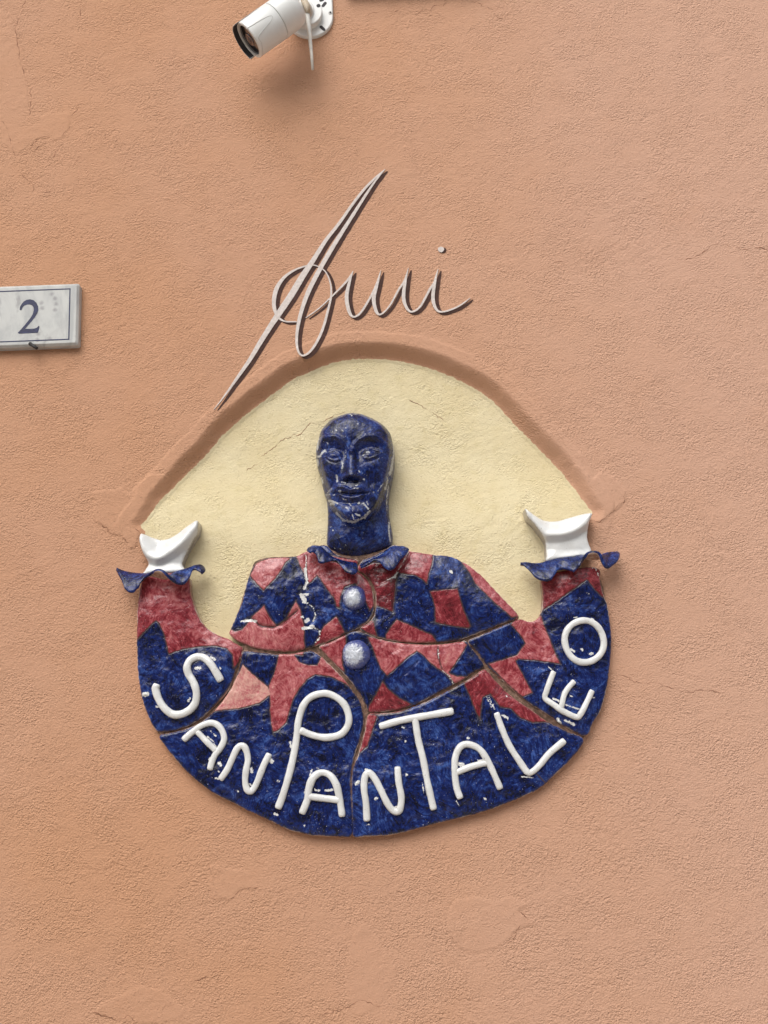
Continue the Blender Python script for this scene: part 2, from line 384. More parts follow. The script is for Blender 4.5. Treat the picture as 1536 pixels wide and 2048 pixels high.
cracks = [ZW([(150,0),(140,60),(105,140),(98,200),(110,280),(130,400),(170,510),(190,590),(185,660),(180,715)]), ZW([(0,740),(40,780),(90,945),(160,940),(200,890),(240,850),(305,835)]),
          ZW([(320,970),(345,935),(370,900),(390,880)]), ZW([(380,840),(430,780),(450,775),(475,750)]), ZW([(440,710),(470,675),(470,655),(515,632)]), ZW([(470,120),(488,105),(495,80),(490,40)]), ZW([(245,1210),(270,1185),(300,1185),(325,1165)]),
          ZW([(205,930),(240,900),(285,875)]), ZW([(130,1060),(170,1110),(200,1130),(195,1190),(155,1215)]), ZW([(555,80),(580,70),(585,40)]), ZW([(100,215),(145,212)]), ZW([(175,515),(210,480),(230,460)]),
          ZX([(1010,1487),(1090,1480),(1160,1450),(1230,1400),(1300,1405),(1400,1430),(1500,1420),(1536,1440)]), ZX([(0,105),(30,100),(50,80)]), ZX([(315,1503),(365,1500)]),
          ZT([(250,110),(280,95),(330,80)]), ZT([(370,75),(400,90),(425,115),(450,85),(480,70)]), ZT([(590,125),(625,85),(660,75),(700,65),(740,40),(795,38),(803,-12)]), ZT([(980,15),(1030,15),(1060,40),(1100,50),(1130,70),(1150,100),(1190,128),(1250,95)]),
          ZE([(700,915),(735,885),(780,860)]), ZE([(790,820),(840,790),(880,760),(930,715),(980,700),(1000,680),(1040,680),(1100,615),(1145,630)]), ZF([(210,360),(290,400),(370,450),(450,500)]), ZE([(1160,620),(1260,560),(1330,545)]),
          ZG([(125,1900),(200,1925),(250,1880),(300,1850),(340,1800),(390,1760),(395,1690)]),
          ZHL([(100,820),(150,860),(200,890),(260,940),(330,995),(380,985),(440,1040),(500,1100)]), ZHL([(520,1140),(560,1165),(640,1120)]), ZHL([(575,920),(620,950),(655,980)]),
          ZB([(860,388),(890,392),(920,405),(950,385),(980,360),(1045,356)]), ZB([(848,262),(852,300)]), ZB([(790,735),(830,715),(880,690)]), ZD([(550,440),(580,462),(605,488)]), ZD([(500,560),(530,550),(550,500),(590,485)]), ZB([(380,850),(400,870),(450,878),(480,890),(520,875),(545,895)]),
          Zm(768, 1024, 2, [(950,650),(1010,680),(1090,684),(1140,700),(1200,720),(1280,712),(1350,722)]), ZD([(280,540),(315,580)]), ZB([(1300,870),(1400,840),(1460,810),(1536,840)]), ZB([(1430,570),(1440,590)])]
for c in cracks:
    p = cr(un(c), 2.6); n = len(p)
    p = p + np.stack([4.2 * fbm(p[:, 0] / 8, p[:, 1] / 8, 3, 71), 4.2 * fbm(p[:, 0] / 8, p[:, 1] / 8, 3, 73)], 1)
    ww = 2.6 * np.clip(.22 + fbm(np.arange(n) * .16, np.zeros(n) + n * 1.7, 3, 75), .03, .62) * np.minimum(1, np.minimum(np.arange(n) + .3, n - .7 - np.arange(n)) / 3)
    vs, fs = ribbon(p, np.maximum(ww, .15), .12, -1.0)
    link('crack', mesh(vs, fs), M_crack, wall)

# ------------------------------------------------------------------ street ground at the foot of the wall
s = NT('street_paving')
br = s.n('ShaderNodeTexBrick'); s.set(br.inputs['Vector'], s.tc.outputs['Position']); br.inputs['Scale'].default_value = 2.5
s.set(br.inputs['Color1'], (.52, .48, .43)); s.set(br.inputs['Color2'], (.58, .54, .48)); s.set(br.inputs['Mortar'], (.12, .11, .1)); br.inputs['Mortar Size'].default_value = .012
M_ground = s.done(s.mix(s.rng(s.noise(5, 4), .4, .7, 0, .5), br.outputs[0], (.38, .34, .30)), .85, s.bump(s.noise(60, 4), .4, .004))
g = mesh([(-60, .01, 0), (60, .01, 0), (60, -60, 0), (-60, -60, 0)], [(0, 3, 2, 1)], False)
ground = link('ground', g, M_ground); ground['kind'] = 'structure'

# ------------------------------------------------------------------ added unseen house across the street: blocks low sky light, darkens glaze reflections
m_glass_dark = m_plain('dark_window_glass', (.01, .012, .014), (.02, .022, .025), 3, .15, .02)
M_opp = m_plain('ochre_plaster', (.36, .27, .18), (.44, .34, .24), 2, .9, .4, .004)
M_shut = m_plain('green_shutter_paint', (.03, .06, .045), (.05, .085, .06), 20, .6, .3)
opp = empty('light_blocker_house', (0, -10.6, 0), 'added unseen ochre plastered house with green shutters, blocking low sky light, across the narrow street behind the photographer', 'house')
def box(x0, x1, y0, y1, z0, z1):
    v = [(x, y, z) for x in (x0, x1) for y in (y0, y1) for z in (z0, z1)]
    return mesh(v, [(0, 1, 3, 2), (4, 6, 7, 5), (0, 4, 5, 1), (2, 3, 7, 6), (0, 2, 6, 4), (1, 5, 7, 3)], False)
link('facade', box(-14, 14, -14, -10.6, 0, 6.4), M_opp, opp)
link('eaves', box(-14.3, 14.3, -14, -10.2, 6.402, 6.6), M_shut, opp)
for zf in (.9, 3.9):
    for xw in (-6.3, -3.1, 0.2, 3.4, 6.6):
        fr = link('window', box(xw - .5, xw + .5, -10.62, -10.57, zf, zf + 1.6), M_opp, opp)
        for sx in (-1, 1): link('shutter', box(xw + sx * .75 - .24, xw + sx * .75 + .24, -10.6, -10.54, zf, zf + 1.6), M_shut, opp)
        link('window_pane', box(xw - .44, xw + .44, -10.57, -10.56, zf + .06, zf + 1.54), m_glass_dark, opp)

# ------------------------------------------------------------------ ceramic relief
relief = empty('ceramic_relief', (0, 0, ZC - .35), 'glazed ceramic relief of a bald blue figure in red and blue patchwork above white letters', 'wall relief')
def body(px, py):
    h = 19 + 13 * gau(px, py, 720, 1225, 190, 120) + 11 * gau(px, py, 545, 1180, 62, 75) + 5 * gau(px, py, 800, 1345, 90, 50)
    h += 12 * np.exp(-(dist(px, py, [(850, 1150), (915, 1185), (1000, 1235)]) / 48) ** 2)
    h += 8 * np.exp(-(dist(px, py, [(328, 1150), (335, 1290), (370, 1380), (440, 1330)]) / 52) ** 2)
    h += 8 * np.exp(-(dist(px, py, [(1142, 1150), (1155, 1290), (1130, 1400)]) / 50) ** 2)
    h += 4 * np.exp(-(dist(px, py, [(480, 1520), (640, 1570), (800, 1570), (960, 1540)]) / 60) ** 2)
    h += 3.2 * fbm(px / 75, py / 75, 3, 81)
    return h
creases = [(Z6([(110,690),(160,680),(215,725),(250,742),(330,747),(400,730),(460,680),(520,620)]), 4.0, 3.2),
           (Z6([(583,190),(578,300),(590,400),(570,460),(580,520),(600,570),(640,600),(660,660),(640,700),(600,745),(690,775)]), 2.5, 2.6),
           (Z7([(385,205),(330,320),(250,440),(240,560),(215,780)]), 3.5, 3.0),
           (Z7([(250,440),(180,475),(100,510)]), 2.0, 3.0),
           (Z7([(650,1110),(655,1200),(690,1330),(740,1390),(800,1470)]), 2.2, 1.5),
           (Z7([(300,1420),(480,1240),(600,1370)]), 1.0, 2.5), (Z7([(310,1430),(440,1540)]), 1.0, 2.5),
           (ZR([(1080,515),(1130,570)]), 2.0, 1.3), (Z6([(215,725),(330,747)]), 1.5, 1.5)]
crack_cols = [(Z6([(160,682),(200,700),(220,730),(250,742),(340,747)]), 1.3), (Z6([(340,747),(430,690),(520,620)]), .7), (Z7([(655,1120),(650,1200),(690,1330)]), .9), (Z7([(720,1370),(800,1470)]), .8), (ZR([(1080,515),(1135,570)]), .9)]
chips = [(Z6([(583,190),(582,300),(575,340),(592,400)]), 1.1), (Z6([(575,300),(592,400),(570,455)]), 2.6), (Z6([(545,500),(600,495)]), 2.2), (Z6([(555,510),(575,545)]), 4.2), (Z6([(600,565),(640,595),(658,660),(640,700)]), .5), (Z6([(560,560),(600,565)]), 1.6),
         (Z6([(557,668),(558,670)]), 3), (Z6([(585,705),(600,690)]), 3.6), (Z6([(560,757),(640,745),(620,740)]), 2.9), (Z6([(640,750),(690,775)]), .8), (Z6([(690,775),(690,830),(660,860)]), .3), (Z6([(120,690),(200,700)]), 2.6), (Z6([(80,700),(130,690)]), 2.0),
         (Z7([(365,210),(320,310),(245,440)]), .9), (Z7([(245,430),(240,455)]), 2.0), (Z7([(235,450),(170,480)]), 1.4), (Z7([(655,1130),(660,1230)]), .7), (Z7([(770,400),(785,410)]), 2.4), (Z7([(700,1345),(760,1400),(800,1470)]), .6),
         (Z7([(1120,1600),(1170,1700)]), .5), (Z7([(1310,1590),(1318,1595)]), 1.3), (Z5([(300,1640),(325,1640)]), 4.6), (Z5([(410,1748),(420,1752)]), 2.4), (Z5([(905,1310),(935,1335)]), 2.6), (Z5([(760,1410),(800,1405)]), 2.8), (Z5([(980,1400),(985,1410)]), 1.5), (Z5([(700,1700),(712,1680)]), 2.2),
         (Z8([(640,1880),(660,1910)]), 3.0), (Z8([(700,1885),(770,1920)]), 2.4), (Z8([(600,1710),(650,1730)]), 2.0), (Z8([(700,1760),(820,1800)]), 1.3), (Z8([(770,1045),(790,1045)]), 1.8), (Z8([(910,1055),(925,1060)]), 2.4), (Z8([(745,1310),(770,1320)]), 2.8), (Z8([(830,1305),(840,1310)]), 2.6), (Z8([(900,1340),(920,1340)]), 2.6), (Z8([(740,1690),(750,1690)]), 2.0), (Z8([(930,1700),(940,1700)]), 1.2), (Z8([(870,840),(890,850)]), .8), (Z8([(560,1450),(600,1480)]), 1.0), (Z8([(930,610),(960,660),(975,700)]), 1.4), (Z8([(920,640),(975,615)]), 1.2),
         (ZR([(895,195),(920,210)]), 2.6), (ZR([(90,570),(100,560)]), 3.6), (ZR([(140,490),(155,500)]), 2.6), (ZR([(195,650),(205,650)]), 2.8), (ZR([(230,600),(240,605)]), 2.8), (ZR([(365,520),(368,520)]), 2.6), (ZR([(650,460),(675,465)]), 3.8), (ZR([(760,445),(785,440)]), 2.4), (ZR([(1000,530),(1060,535)]), 1.2), (ZR([(820,95),(850,160)]), .6), (ZR([(790,650),(800,655)]), 1.6), (ZR([(640,665),(655,690)]), 1.4), (ZR([(700,318),(712,320)]), 2.0), (ZR([(360,335),(362,338)]), 1.8), (ZR([(450,560),(460,620)]), 1.0), (ZR([(145,795),(160,795)]), 1.0), (ZR([(340,258),(350,262)]), 1.6), (ZR([(300,700),(320,690)]), 1.2),
         (ZL([(505,405),(512,415)]), 3.6), (ZL([(830,380),(845,395)]), 3.8), (ZL([(710,440),(715,460)]), 2.6), (ZL([(500,455),(505,460)]), 1.6), (ZL([(1050,600),(1100,440)]), .3), (ZL([(1120,575),(1150,580)]), 2.0), (ZL([(1190,580),(1230,575)]), 2.4), (ZL([(860,730),(875,735)]), 2.2), (ZL([(1050,800),(1052,810)]), 1.6), (ZL([(960,270),(965,300)]), 2.0), (ZL([(480,500),(500,505)]), 1.6), (ZL([(425,230),(470,270),(480,300)]), .9), (ZL([(450,200),(480,230)]), 1.2), (ZL([(620,580),(626,585)]), 2.0), (ZL([(880,518),(890,520)]), 1.8), (ZL([(700,540),(712,548)]), 2.0), (ZL([(440,380),(455,365)]), 2.2), (ZL([(1045,180),(1050,240)]), 1.0), (ZL([(1130,435),(1150,440)]), .8)]
reds = [(Z6([(150,350),(200,250),(300,213),(420,205),(472,213),(430,250),(400,310),(350,380),(300,430),(262,470),(210,420)]), .62),
        (Z6([(265,578),(290,640),(330,700),(362,735),(430,690),(475,600),(508,545),(540,600),(560,680),(575,760),(570,850),(578,900),(560,960),(400,960),(180,930),(60,880),(-30,800),(0,755),(35,775),(90,762),(125,725),(165,665),(220,620)]), .60),
        (Z6([(505,200),(545,150),(600,150),(585,300),(590,380),(570,340),(530,260)]), .6),
        (Z6([(588,150),(700,180),(980,230),(1050,330),(1090,400),(1120,470),(1120,560),(1075,625),(1045,560),(1030,480),(960,415),(880,440),(850,520),(842,600),(820,592),(800,530),(740,450),(690,375),(670,352),(630,400),(600,418),(588,300)]), .38),
        (Z6([(820,662),(850,720),(885,788),(800,850),(700,900),(640,892),(690,800),(720,740),(770,700)]), .42),
        (Z6([(980,300),(1100,250),(1300,260),(1290,330),(1275,400),(1265,500),(1250,632),(1200,610),(1120,582),(1080,560),(1070,480),(1060,400)]), .16),  # deep maroon tone carries the shade under the collar
        (Z7([(310,190),(370,175),(605,220),(598,330),(565,420),(545,525),(500,480),(430,440),(350,430),(275,415),(250,380)]), .42),
        (Z7([(570,592),(700,580),(838,565),(860,650),(900,780),(967,925),(950,945),(800,925),(690,905),(625,890),(620,750),(600,660)]), .30),
        (Z7([(870,295),(1000,340),(1100,440),(1200,560),(1320,680),(1440,830),(1350,842),(1300,790),(1200,710),(1130,640),(1060,570),(1005,512),(960,420)]), .52),
        (Z7([(255,860),(330,890),(450,940),(600,1010),(645,1075),(500,1110),(300,1100),(150,1060),(150,1010),(200,930)]), .40),
        (Z6([(990,740),(1080,690),(1105,700),(1115,760),(1135,830),(1040,790)]), .42),
        (Z5([(230,690),(300,540),(500,520),(720,600),(730,760),(770,900),(820,990),(920,1080),(1060,1130),(1190,1225),(1165,1330),(1100,1415),(1088,1290),(1040,1235),(940,1210),(800,1215),(650,1240),(522,1285),(505,1200),(480,1100),(435,1010),(410,985),(350,1040),(215,1175),(215,1000)]), .42),
        (Z6([(370,960),(350,930),(500,930),(500,965),(530,1010),(600,1035),(670,1037),(705,960),(800,1040),(880,1130),(975,1240),(880,1180),(780,1130),(655,1110),(590,1150),(530,1220),(480,1310),(460,1380),(430,1480),(365,1540),(328,1555),(310,1480),(302,1382),(303,1290),(290,1200),(340,1090)]), .55),
        (Z5([(1180,1370),(1250,1440),(1330,1510),(1408,1572),(1432,1640),(1330,1720),(1150,1770),(890,1795),(970,1690),(1080,1550),(1150,1440)]), .95),
        (Z6([(660,890),(890,790),(892,880),(868,930),(862,1000),(880,1090),(830,1060),(740,970)]), .52),
        (Z7([(-30,1020),(250,1075),(450,1090),(650,1090),(890,1050),(935,1100),(870,1210),(795,1320),(760,1370),(840,1400),(935,1405),(830,1500),(790,1450),(730,1380),(640,1325),(560,1260),(500,1195),(450,1165),(370,1220),(270,1310),(165,1402),(100,1330),(55,1220),(20,1120)]), .55),
        (Z7([(120,1450),(180,1530),(280,1610),(400,1670),(300,1750),(150,1770),(-30,1775),(-10,1680),(60,1570)]), .26),
        (ZR([(135,190),(150,180),(205,196),(180,270),(152,360),(90,415),(85,400),(115,350),(130,250)]), .34),
        (ZR([(680,15),(800,-80),(880,-20),(1020,110),(1165,230),(1060,232),(990,208),(940,158),(880,148),(825,75),(785,95),(775,160),(770,218),(740,160),(710,80)]), .24),
        (Z8([(495,740),(620,660),(880,600),(975,600),(1010,740),(1035,890),(990,860),(930,800),(875,735),(800,790),(700,860),(600,930),(515,985),(500,1000),(505,850)]), .26),
        (Z8([(250,1105),(300,1040),(410,1060),(490,1020),(508,1030),(535,1120),(580,1230),(620,1340),(662,1428),(600,1415),(450,1395),(320,1385),(295,1400),(340,1480),(380,1560),(435,1662),(350,1695),(240,1600),(140,1500),(65,1420),(180,1390),(300,1350),(372,1255),(340,1200),(290,1140)]), .46)]

def plate_mesh(outline_img, href, heightf, step=2.0, edge_r=5.0, edge_d=4.0, back=-27.0, jag=.5, attrs=None, mats=M_panel, grow=0.0):
    """solid cut to a traced outline: dense relief top, walls down to the wall behind"""
    o = cr(un(outline_img, href), 3.0, True)
    o = o + np.stack([jag * 2 * fbm(o[:, 0] / 9, o[:, 1] / 9, 2, 91), jag * 2 * fbm(o[:, 0] / 9, o[:, 1] / 9, 2, 93)], 1)
    if np.sum(o[:, 0] * np.roll(o[:, 1], -1) - np.roll(o[:, 0], -1) * o[:, 1]) < 0: o = o[::-1]
    if grow:
        tg = np.roll(o, -1, 0) - np.roll(o, 1, 0); tg /= np.linalg.norm(tg, axis=1)[:, None] + 1e-9
        o = o + np.stack([tg[:, 1], -tg[:, 0]], 1) * grow
    lo, hi = o.min(0), o.max(0)
    gx, gz = np.meshgrid(np.arange(lo[0], hi[0], step), np.arange(lo[1], hi[1], step * .87))
    gx[::2] += step / 2
    gx = gx.ravel(); gz = gz.ravel(); d = sd(gx, gz, o); k = d > step * .45
    P = np.concatenate([o, np.stack([gx[k], gz[k]], 1)]); D = np.concatenate([np.zeros(len(o)), d[k]])
    n0 = len(o)
    vs, _, fs, ov, _, _ = delaunay_2d_cdt([Vector(p) for p in P], [], [list(range(n0))], 1, 1e-4)
    P = np.array([[v.x, v.y] for v in vs]); D = np.array([D[q[0]] if q else 0.0 for q in ov])
    px, py = proj(P[:, 0], P[:, 1], href)
    hh = heightf(P[:, 0], P[:, 1], px, py, D)
    t = np.clip(D / edge_r, 0, 1); hh = hh - edge_d * (1 - np.sqrt(1 - (1 - t) ** 2))
    verts = [W(P[i, 0], hh[i], P[i, 1]) for i in range(len(P))]
    faces = [tuple(f) for f in fs]
    mp = {}
    for i, q in enumerate(ov):
        for a in q:
            if a < n0: mp[a] = i
    ring = [mp[i] for i in range(n0) if i in mp]
    base = len(verts); nr = len(ring)
    ends = np.minimum(back, hh[ring] - 2)
    verts += [W(P[r, 0], hh[r] - .05, P[r, 1]) for r in ring] + [W(P[r, 0], ends[k], P[r, 1]) for k, r in enumerate(ring)]
    for i in range(nr):
        j = (i + 1) % nr
        faces.append((base + i, base + nr + i, base + nr + j, base + j))
    me = mesh(verts, faces)
    # make sure the top looks out of the wall
    if len(me.polygons) and me.polygons[0].normal.y > 0: me.flip_normals()
    if attrs:
        A = attrs(px, py, D)
        for kname, v in A.items():
            vv = np.concatenate([v, v[ring], v[ring]])
            if kname == 'rim': vv[base:] = -6
            if kname in ('chip',): vv[base:] = -9
            if kname == 'crack': vv[base:] = 0
            attr(me, kname, vv[:len(me.vertices)])
    return me

def panel_attrs(px, py, D):
    r = np.full(px.shape, -30.0); t = np.full(px.shape, .4)
    for pl, tn in reds:
        p = np.array(pl); lo = p.min(0) - 30; hi = p.max(0) + 30
        m = (px > lo[0]) & (px < hi[0]) & (py > lo[1]) & (py < hi[1])
        if not m.any(): continue
        s_ = sd(px[m], py[m], p); better = s_ > r[m]
        i = np.where(m)[0][better]; r[i] = s_[better]; t[i] = tn
    c = np.full(px.shape, -9.0)
    for pl, wd in chips:
        p = np.array(pl); m = (np.abs(px - p[:, 0].mean()) < 60) & (np.abs(py - p[:, 1].mean()) < 70)
        if m.any(): c[m] = np.maximum(c[m], max(wd, 1.0) - dist(px[m], py[m], p))
    ck = np.zeros(px.shape)
    for pl, wd in crack_cols: ck = np.maximum(ck, sst(wd + 1.2, wd * .4, dist(px, py, pl)))
    return dict(red=r, tone=t, chip=c, rim=D, crack=ck)
def panel_h(X, Z, px, py, D):
    h = body(px, py)
    for pl, dp, wd in creases:
        h = h - dp * np.exp(-(dist(px, py, pl) / wd) ** 2)
    h = h + 1.0 * fbm(px / 16, py / 16, 2, 97)
    return h + 1.6 * sst(0, 26, D) + .35 * fbm(px / 6, py / 6, 2, 99)

P1 = [(483,1298),(477,1320),(469,1341),(456,1377),(436,1402),(404,1432),(377,1449),(346,1459),(319,1462),(307.6,1456),(296,1433),(285,1402),(278,1368),(274,1334),(273,1307),(272.5,1278),(274,1244.6),(274,1222),(276,1199.7),(279.5,1177),(285,1156),(294,1146),(355,1148),(375,1156),(378,1182),(384,1206),(393,1231),(406,1251),(427,1267),(453.5,1278),(467,1286)]
P2 = Z6([(572,172),(500,203),(400,210),(300,214),(230,240),(180,282),(150,350),(125,430),(105,510),(80,590),(40,680),(8,755),(-2,795),(60,846),(180,896),(330,921),(480,924),(600,901),(740,856),(875,796),(960,760),(1030,724),(1078,668),(1100,600),(1096,500),(1070,420),(1020,352),(975,320),(972,262),(978,232),(870,208),(800,182),(735,118),(660,130)])
P3 = [(717,1138),(724,1122),(748,1112),(770,1100),(786,1090),(800,1094),(817.8,1101.7),(865,1110),(898,1113),(925,1124),(948,1139),(969,1158),(990,1181),(1011,1204),(1037,1234),(1011,1243),(979,1256),(948,1267.5),(917,1278),(875,1283),(834,1284),(792,1281),(761,1275),(735,1266),(722,1257),(738,1247),(750,1230),(753,1205),(751,1180),(742,1160),(728,1146)]
P4 = [(486,1303),(546,1309),(586,1308),(606,1304),(622,1303),(638,1312),(659,1331),(683,1355),(703,1381),(716,1399),(723,1417),(726,1440),(724,1456),(714.5,1490),(706.5,1515),(702,1534),(699.5,1556),(700.5,1587),(702.5,1619),(703,1669),(680,1672.5),(633,1671),(608,1667),(577,1659),(545.6,1644),(499,1622),(467.5,1606),(430,1587.5),(395.6,1562.5),(367.5,1537.5),(342.5,1509),(327,1487.5),(318,1472),(346,1466),(377,1457),(406,1442),(436,1414),(461,1379),(474,1350),(482,1323)]
P5 = [(645,1300),(640,1293),(664,1284),(689,1272),(707,1264),(728,1267),(752,1277),(761,1280),(792,1286),(834,1290),(875,1290),(917,1285),(932,1283),(945,1299),(958,1316),(967,1333),(948,1342),(927.5,1357),(907,1367),(875,1384),(844,1401),(813,1413),(782,1420),(740,1423),(733,1410),(720,1386),(699,1358),(674,1331),(655,1311)]
P6 = [(738,1430),(760,1428),(792,1424.5),(823,1416),(855,1404),(886,1388),(917,1372),(948,1354),(970,1340),(990,1361),(1011,1382),(1032,1400),(1060,1419),(1099,1446.5),(1136,1464),(1166,1477),(1161,1495),(1143,1517),(1117.5,1542),(1081,1575),(1044.6,1593),(990,1615),(935,1631.6),(880.5,1644),(826,1659),(782,1669),(735,1672),(708,1672),(706,1644),(704.5,1579),(706,1542),(715,1517),(722,1495),(731,1460)]
P7 = [(938,1282.5),(961,1272),(990,1260),(1029.6,1243),(1042,1239),(1060,1244),(1075,1239),(1083,1229),(1087,1212),(1088,1182),(1086,1155),(1110,1145),(1192,1135),(1200,1161),(1208,1190),(1216,1212),(1221,1248.5),(1223.6,1285),(1221,1322),(1215,1370.5),(1204,1414.5),(1187,1444),(1171,1470),(1131,1451),(1106,1434),(1082,1418),(1063,1407),(1045,1394),(1024,1375),(999,1353),(978,1332),(964,1312),(952,1297)]
panel_labels = ['panel of the left sleeve, red above blue, carrying the letter S', 'left chest and shoulder panel with a repaired crack and white chips', 'right chest and shoulder panel with a dark red square',
                'lower left panel with pale pink patches around a tall letter P', 'belly panel with a blue diamond and the lower button', 'lower right panel with the letters N, T, A and L', 'right sleeve panel with the letters E and O']
for pl, lb in zip([P1, P2, P3, P4, P5, P6, P7], panel_labels):
    o = link('body_panel', plate_mesh(pl, 27, panel_h, attrs=panel_attrs, grow=1.4), M_panel, relief); o['label'] = lb
BED = [(486,1290),(460,1284),(400,1262),(380,1215),(370,1160),(290,1160),(279,1200),(277,1290),(283,1375),(300,1440),(325,1480),(370,1536),(430,1583),(499,1618),(577,1654),(633,1666),(735,1667),(826,1654),(935,1626),(1044,1587),(1117,1536),(1158,1492),(1182,1446),(1211,1370),(1219,1285),(1213,1215),(1192,1150),(1094,1160),(1090,1230),(1060,1250),(1035,1240),(990,1188),(948,1144),(898,1118),(820,1108),(780,1096),(740,1104),(700,1104),(664,1098),(616,1112),(520,1118),(500,1150),(480,1210),(464,1262)]
def bed_h(X, Z, px, py, D): return body(px, py) - 6.5 + 1.2 * fbm(px / 10, py / 10, 3, 101)
link('mortar_bed', plate_mesh(BED, 18, bed_h, step=3.2, attrs=None), M_mortar, relief)

# ---- head
HEAD = ZH([(590,172),(660,163),(730,163),(840,190),(950,240),(1060,310),(1148,400),(1182,500),(1205,600),(1215,720),(1203,860),(1180,1000),(1150,1130),(1138,1250),(1140,1400),(1152,1520),(1180,1660),(1185,1770),(1165,1855),
           (1080,1905),(1000,1932),(850,1982),(700,2008),(540,1992),(430,1945),(345,1850),(338,1750),(345,1600),(350,1480),(338,1290),(310,1180),(280,1080),(255,950),(232,885),(215,830),(200,700),(202,590),(235,470),(270,380),(360,270),(470,205)])
FACE = ZH([(600,160),(760,165),(950,240),(1060,310),(1150,430),(1170,560),(1180,700),(1150,900),(1120,1010),(1060,1200),(990,1370),(890,1480),(780,1560),(690,1582),(600,1545),(500,1460),(390,1345),(350,1260),(365,1140),(310,1020),(262,880),(240,700),(235,560),(270,380),(420,235)])
def head_h(X, Z, px0, py0, D):
    t = np.clip(D / 62, 0, 1)
    dome = 10 + 46 * np.sqrt(1 - (1 - t) ** 2)
    neck_t = np.clip(D / 55, 0, 1); neck = 8 + 32 * np.sqrt(1 - (1 - neck_t) ** 2)
    # the face is looked up where its surface stands, not where the base stands
    px, py = proj(X, Z, dome + 10); fx = (px - 600) * 6.4; fy = (py - 800) * 6.4
    fc = sd(px, py, FACE)
    up = sst(1030, 985, py)
    h = np.where(fc > -8, 0, 0) + neck * (1 - up) + dome * up
    k = sst(-5, 7, fc); low = sst(940, 1010, py)
    fd = 50 + 6 * (1 - low) + 8 * low * gau(fx, fy, 690, 1380, 420, 420)
    face = np.minimum(dome + 14, dome * .55 + 36)
    face = np.where(py > 960, np.maximum(face, 40 + 20 * np.sqrt(np.clip(fc / 40, 0, 1))), face)
    h = h * (1 - k) + face * k
    L = lambda pl, s: np.exp(-(dist(fx, fy, pl) / s) ** 2)
    e = 0
    e = e + 5.5 * L([(245,560),(290,500),(350,475),(450,475),(540,515),(600,590),(640,660)], 30)
    e = e + 5.5 * L([(670,660),(700,580),(760,510),(850,470),(950,470),(1040,510),(1110,590)], 30)
    e = e + 3 * L([(830,440),(930,420),(1020,450)], 22)
    e = e - 9 * gau(fx, fy, 430, 620, 150, 88) - 9 * gau(fx, fy, 880, 610, 160, 88)
    e = e - 4 * gau(fx, fy, 300, 640, 60, 70) - 6 * gau(fx, fy, 560, 680, 52, 90) - 6 * gau(fx, fy, 750, 670, 48, 80)
    e = e + 6 * gau(fx, fy, 420, 705, 82, 46) + 6 * gau(fx, fy, 890, 690, 88, 46)
    e = e + 1.9 * L([(320,705),(370,655),(430,635),(490,660),(530,715)], 13) + 1.9 * L([(800,690),(850,625),(920,610),(980,640),(1030,665)], 13)
    e = e - 2.6 * L([(325,728),(370,690),(430,668),(480,690),(515,730)], 8) - 2.6 * L([(805,705),(850,660),(920,648),(980,668),(1020,680)], 8)
    e = e + 2.2 * L([(330,735),(380,770),(440,785),(500,765)], 13) + 2.2 * L([(820,745),(880,755),(950,735),(1060,670)], 13)
    e = e - 2.0 * L([(330,755),(390,798),(460,810)], 10) - 2.0 * L([(850,790),(930,785),(1000,750)], 10)
    tn = np.clip((fy - 620) / 360, 0, 1)
    nose = (6 + 15 * tn) * np.exp(-np.abs((fx - 655 - 5 * tn) / (44 + 42 * tn)) ** 2.6)
    cut = sst(600, 680, fy) * sst(1050, 985, fy)
    e = e + nose * cut
    e = e + 7 * gau(fx, fy, 548, 990, 44, 42) + 7 * gau(fx, fy, 765, 985, 44, 42)
    e = e - 5 * gau(fx, fy, 600, 1040, 34, 16) - 5 * gau(fx, fy, 715, 1038, 34, 16)
    e = e + 5 * gau(fx, fy, 340, 850, 110, 95) + 5 * gau(fx, fy, 950, 850, 130, 110)
    e = e - 3 * L([(500,960),(440,1060),(385,1150)], 20) - 3 * L([(810,960),(880,1060),(930,1170)], 22)
    e = e - 3.5 * gau(fx, fy, 420, 1040, 60, 90) - 3.0 * gau(fx, fy, 930, 1060, 90, 100)
    e = e + 5 * gau(fx, fy, 640, 1150, 210, 70)
    e = e + 5.0 * L([(395,1180),(480,1130),(570,1125),(640,1160),(700,1150),(770,1125),(855,1185)], 18)
    e = e - 5.5 * L([(400,1195),(520,1195),(640,1212),(760,1200),(870,1190)], 12)
    e = e + 4.0 * L([(510,1225),(580,1250),(660,1258),(740,1248),(790,1225)], 19)
    e = e - 5 * L([(520,1310),(640,1325),(760,1305)], 30)
    e = e + 8 * gau(fx, fy, 670, 1430, 150, 95) - 1.6 * L([(665,1380),(672,1480)], 14)
    h = h + .8 * e * sst(-4, 10, fc)
    # ears, worn flat bands either side
    h = h + 5 * L([(215,600),(225,720),(235,850)], 26) + 5 * L([(1200,640),(1195,820),(1170,980)], 26)
    return h + .8 * fbm(px / 12, py / 12, 3, 111) + 1.2 * fbm(px / 40, py / 40, 2, 113)
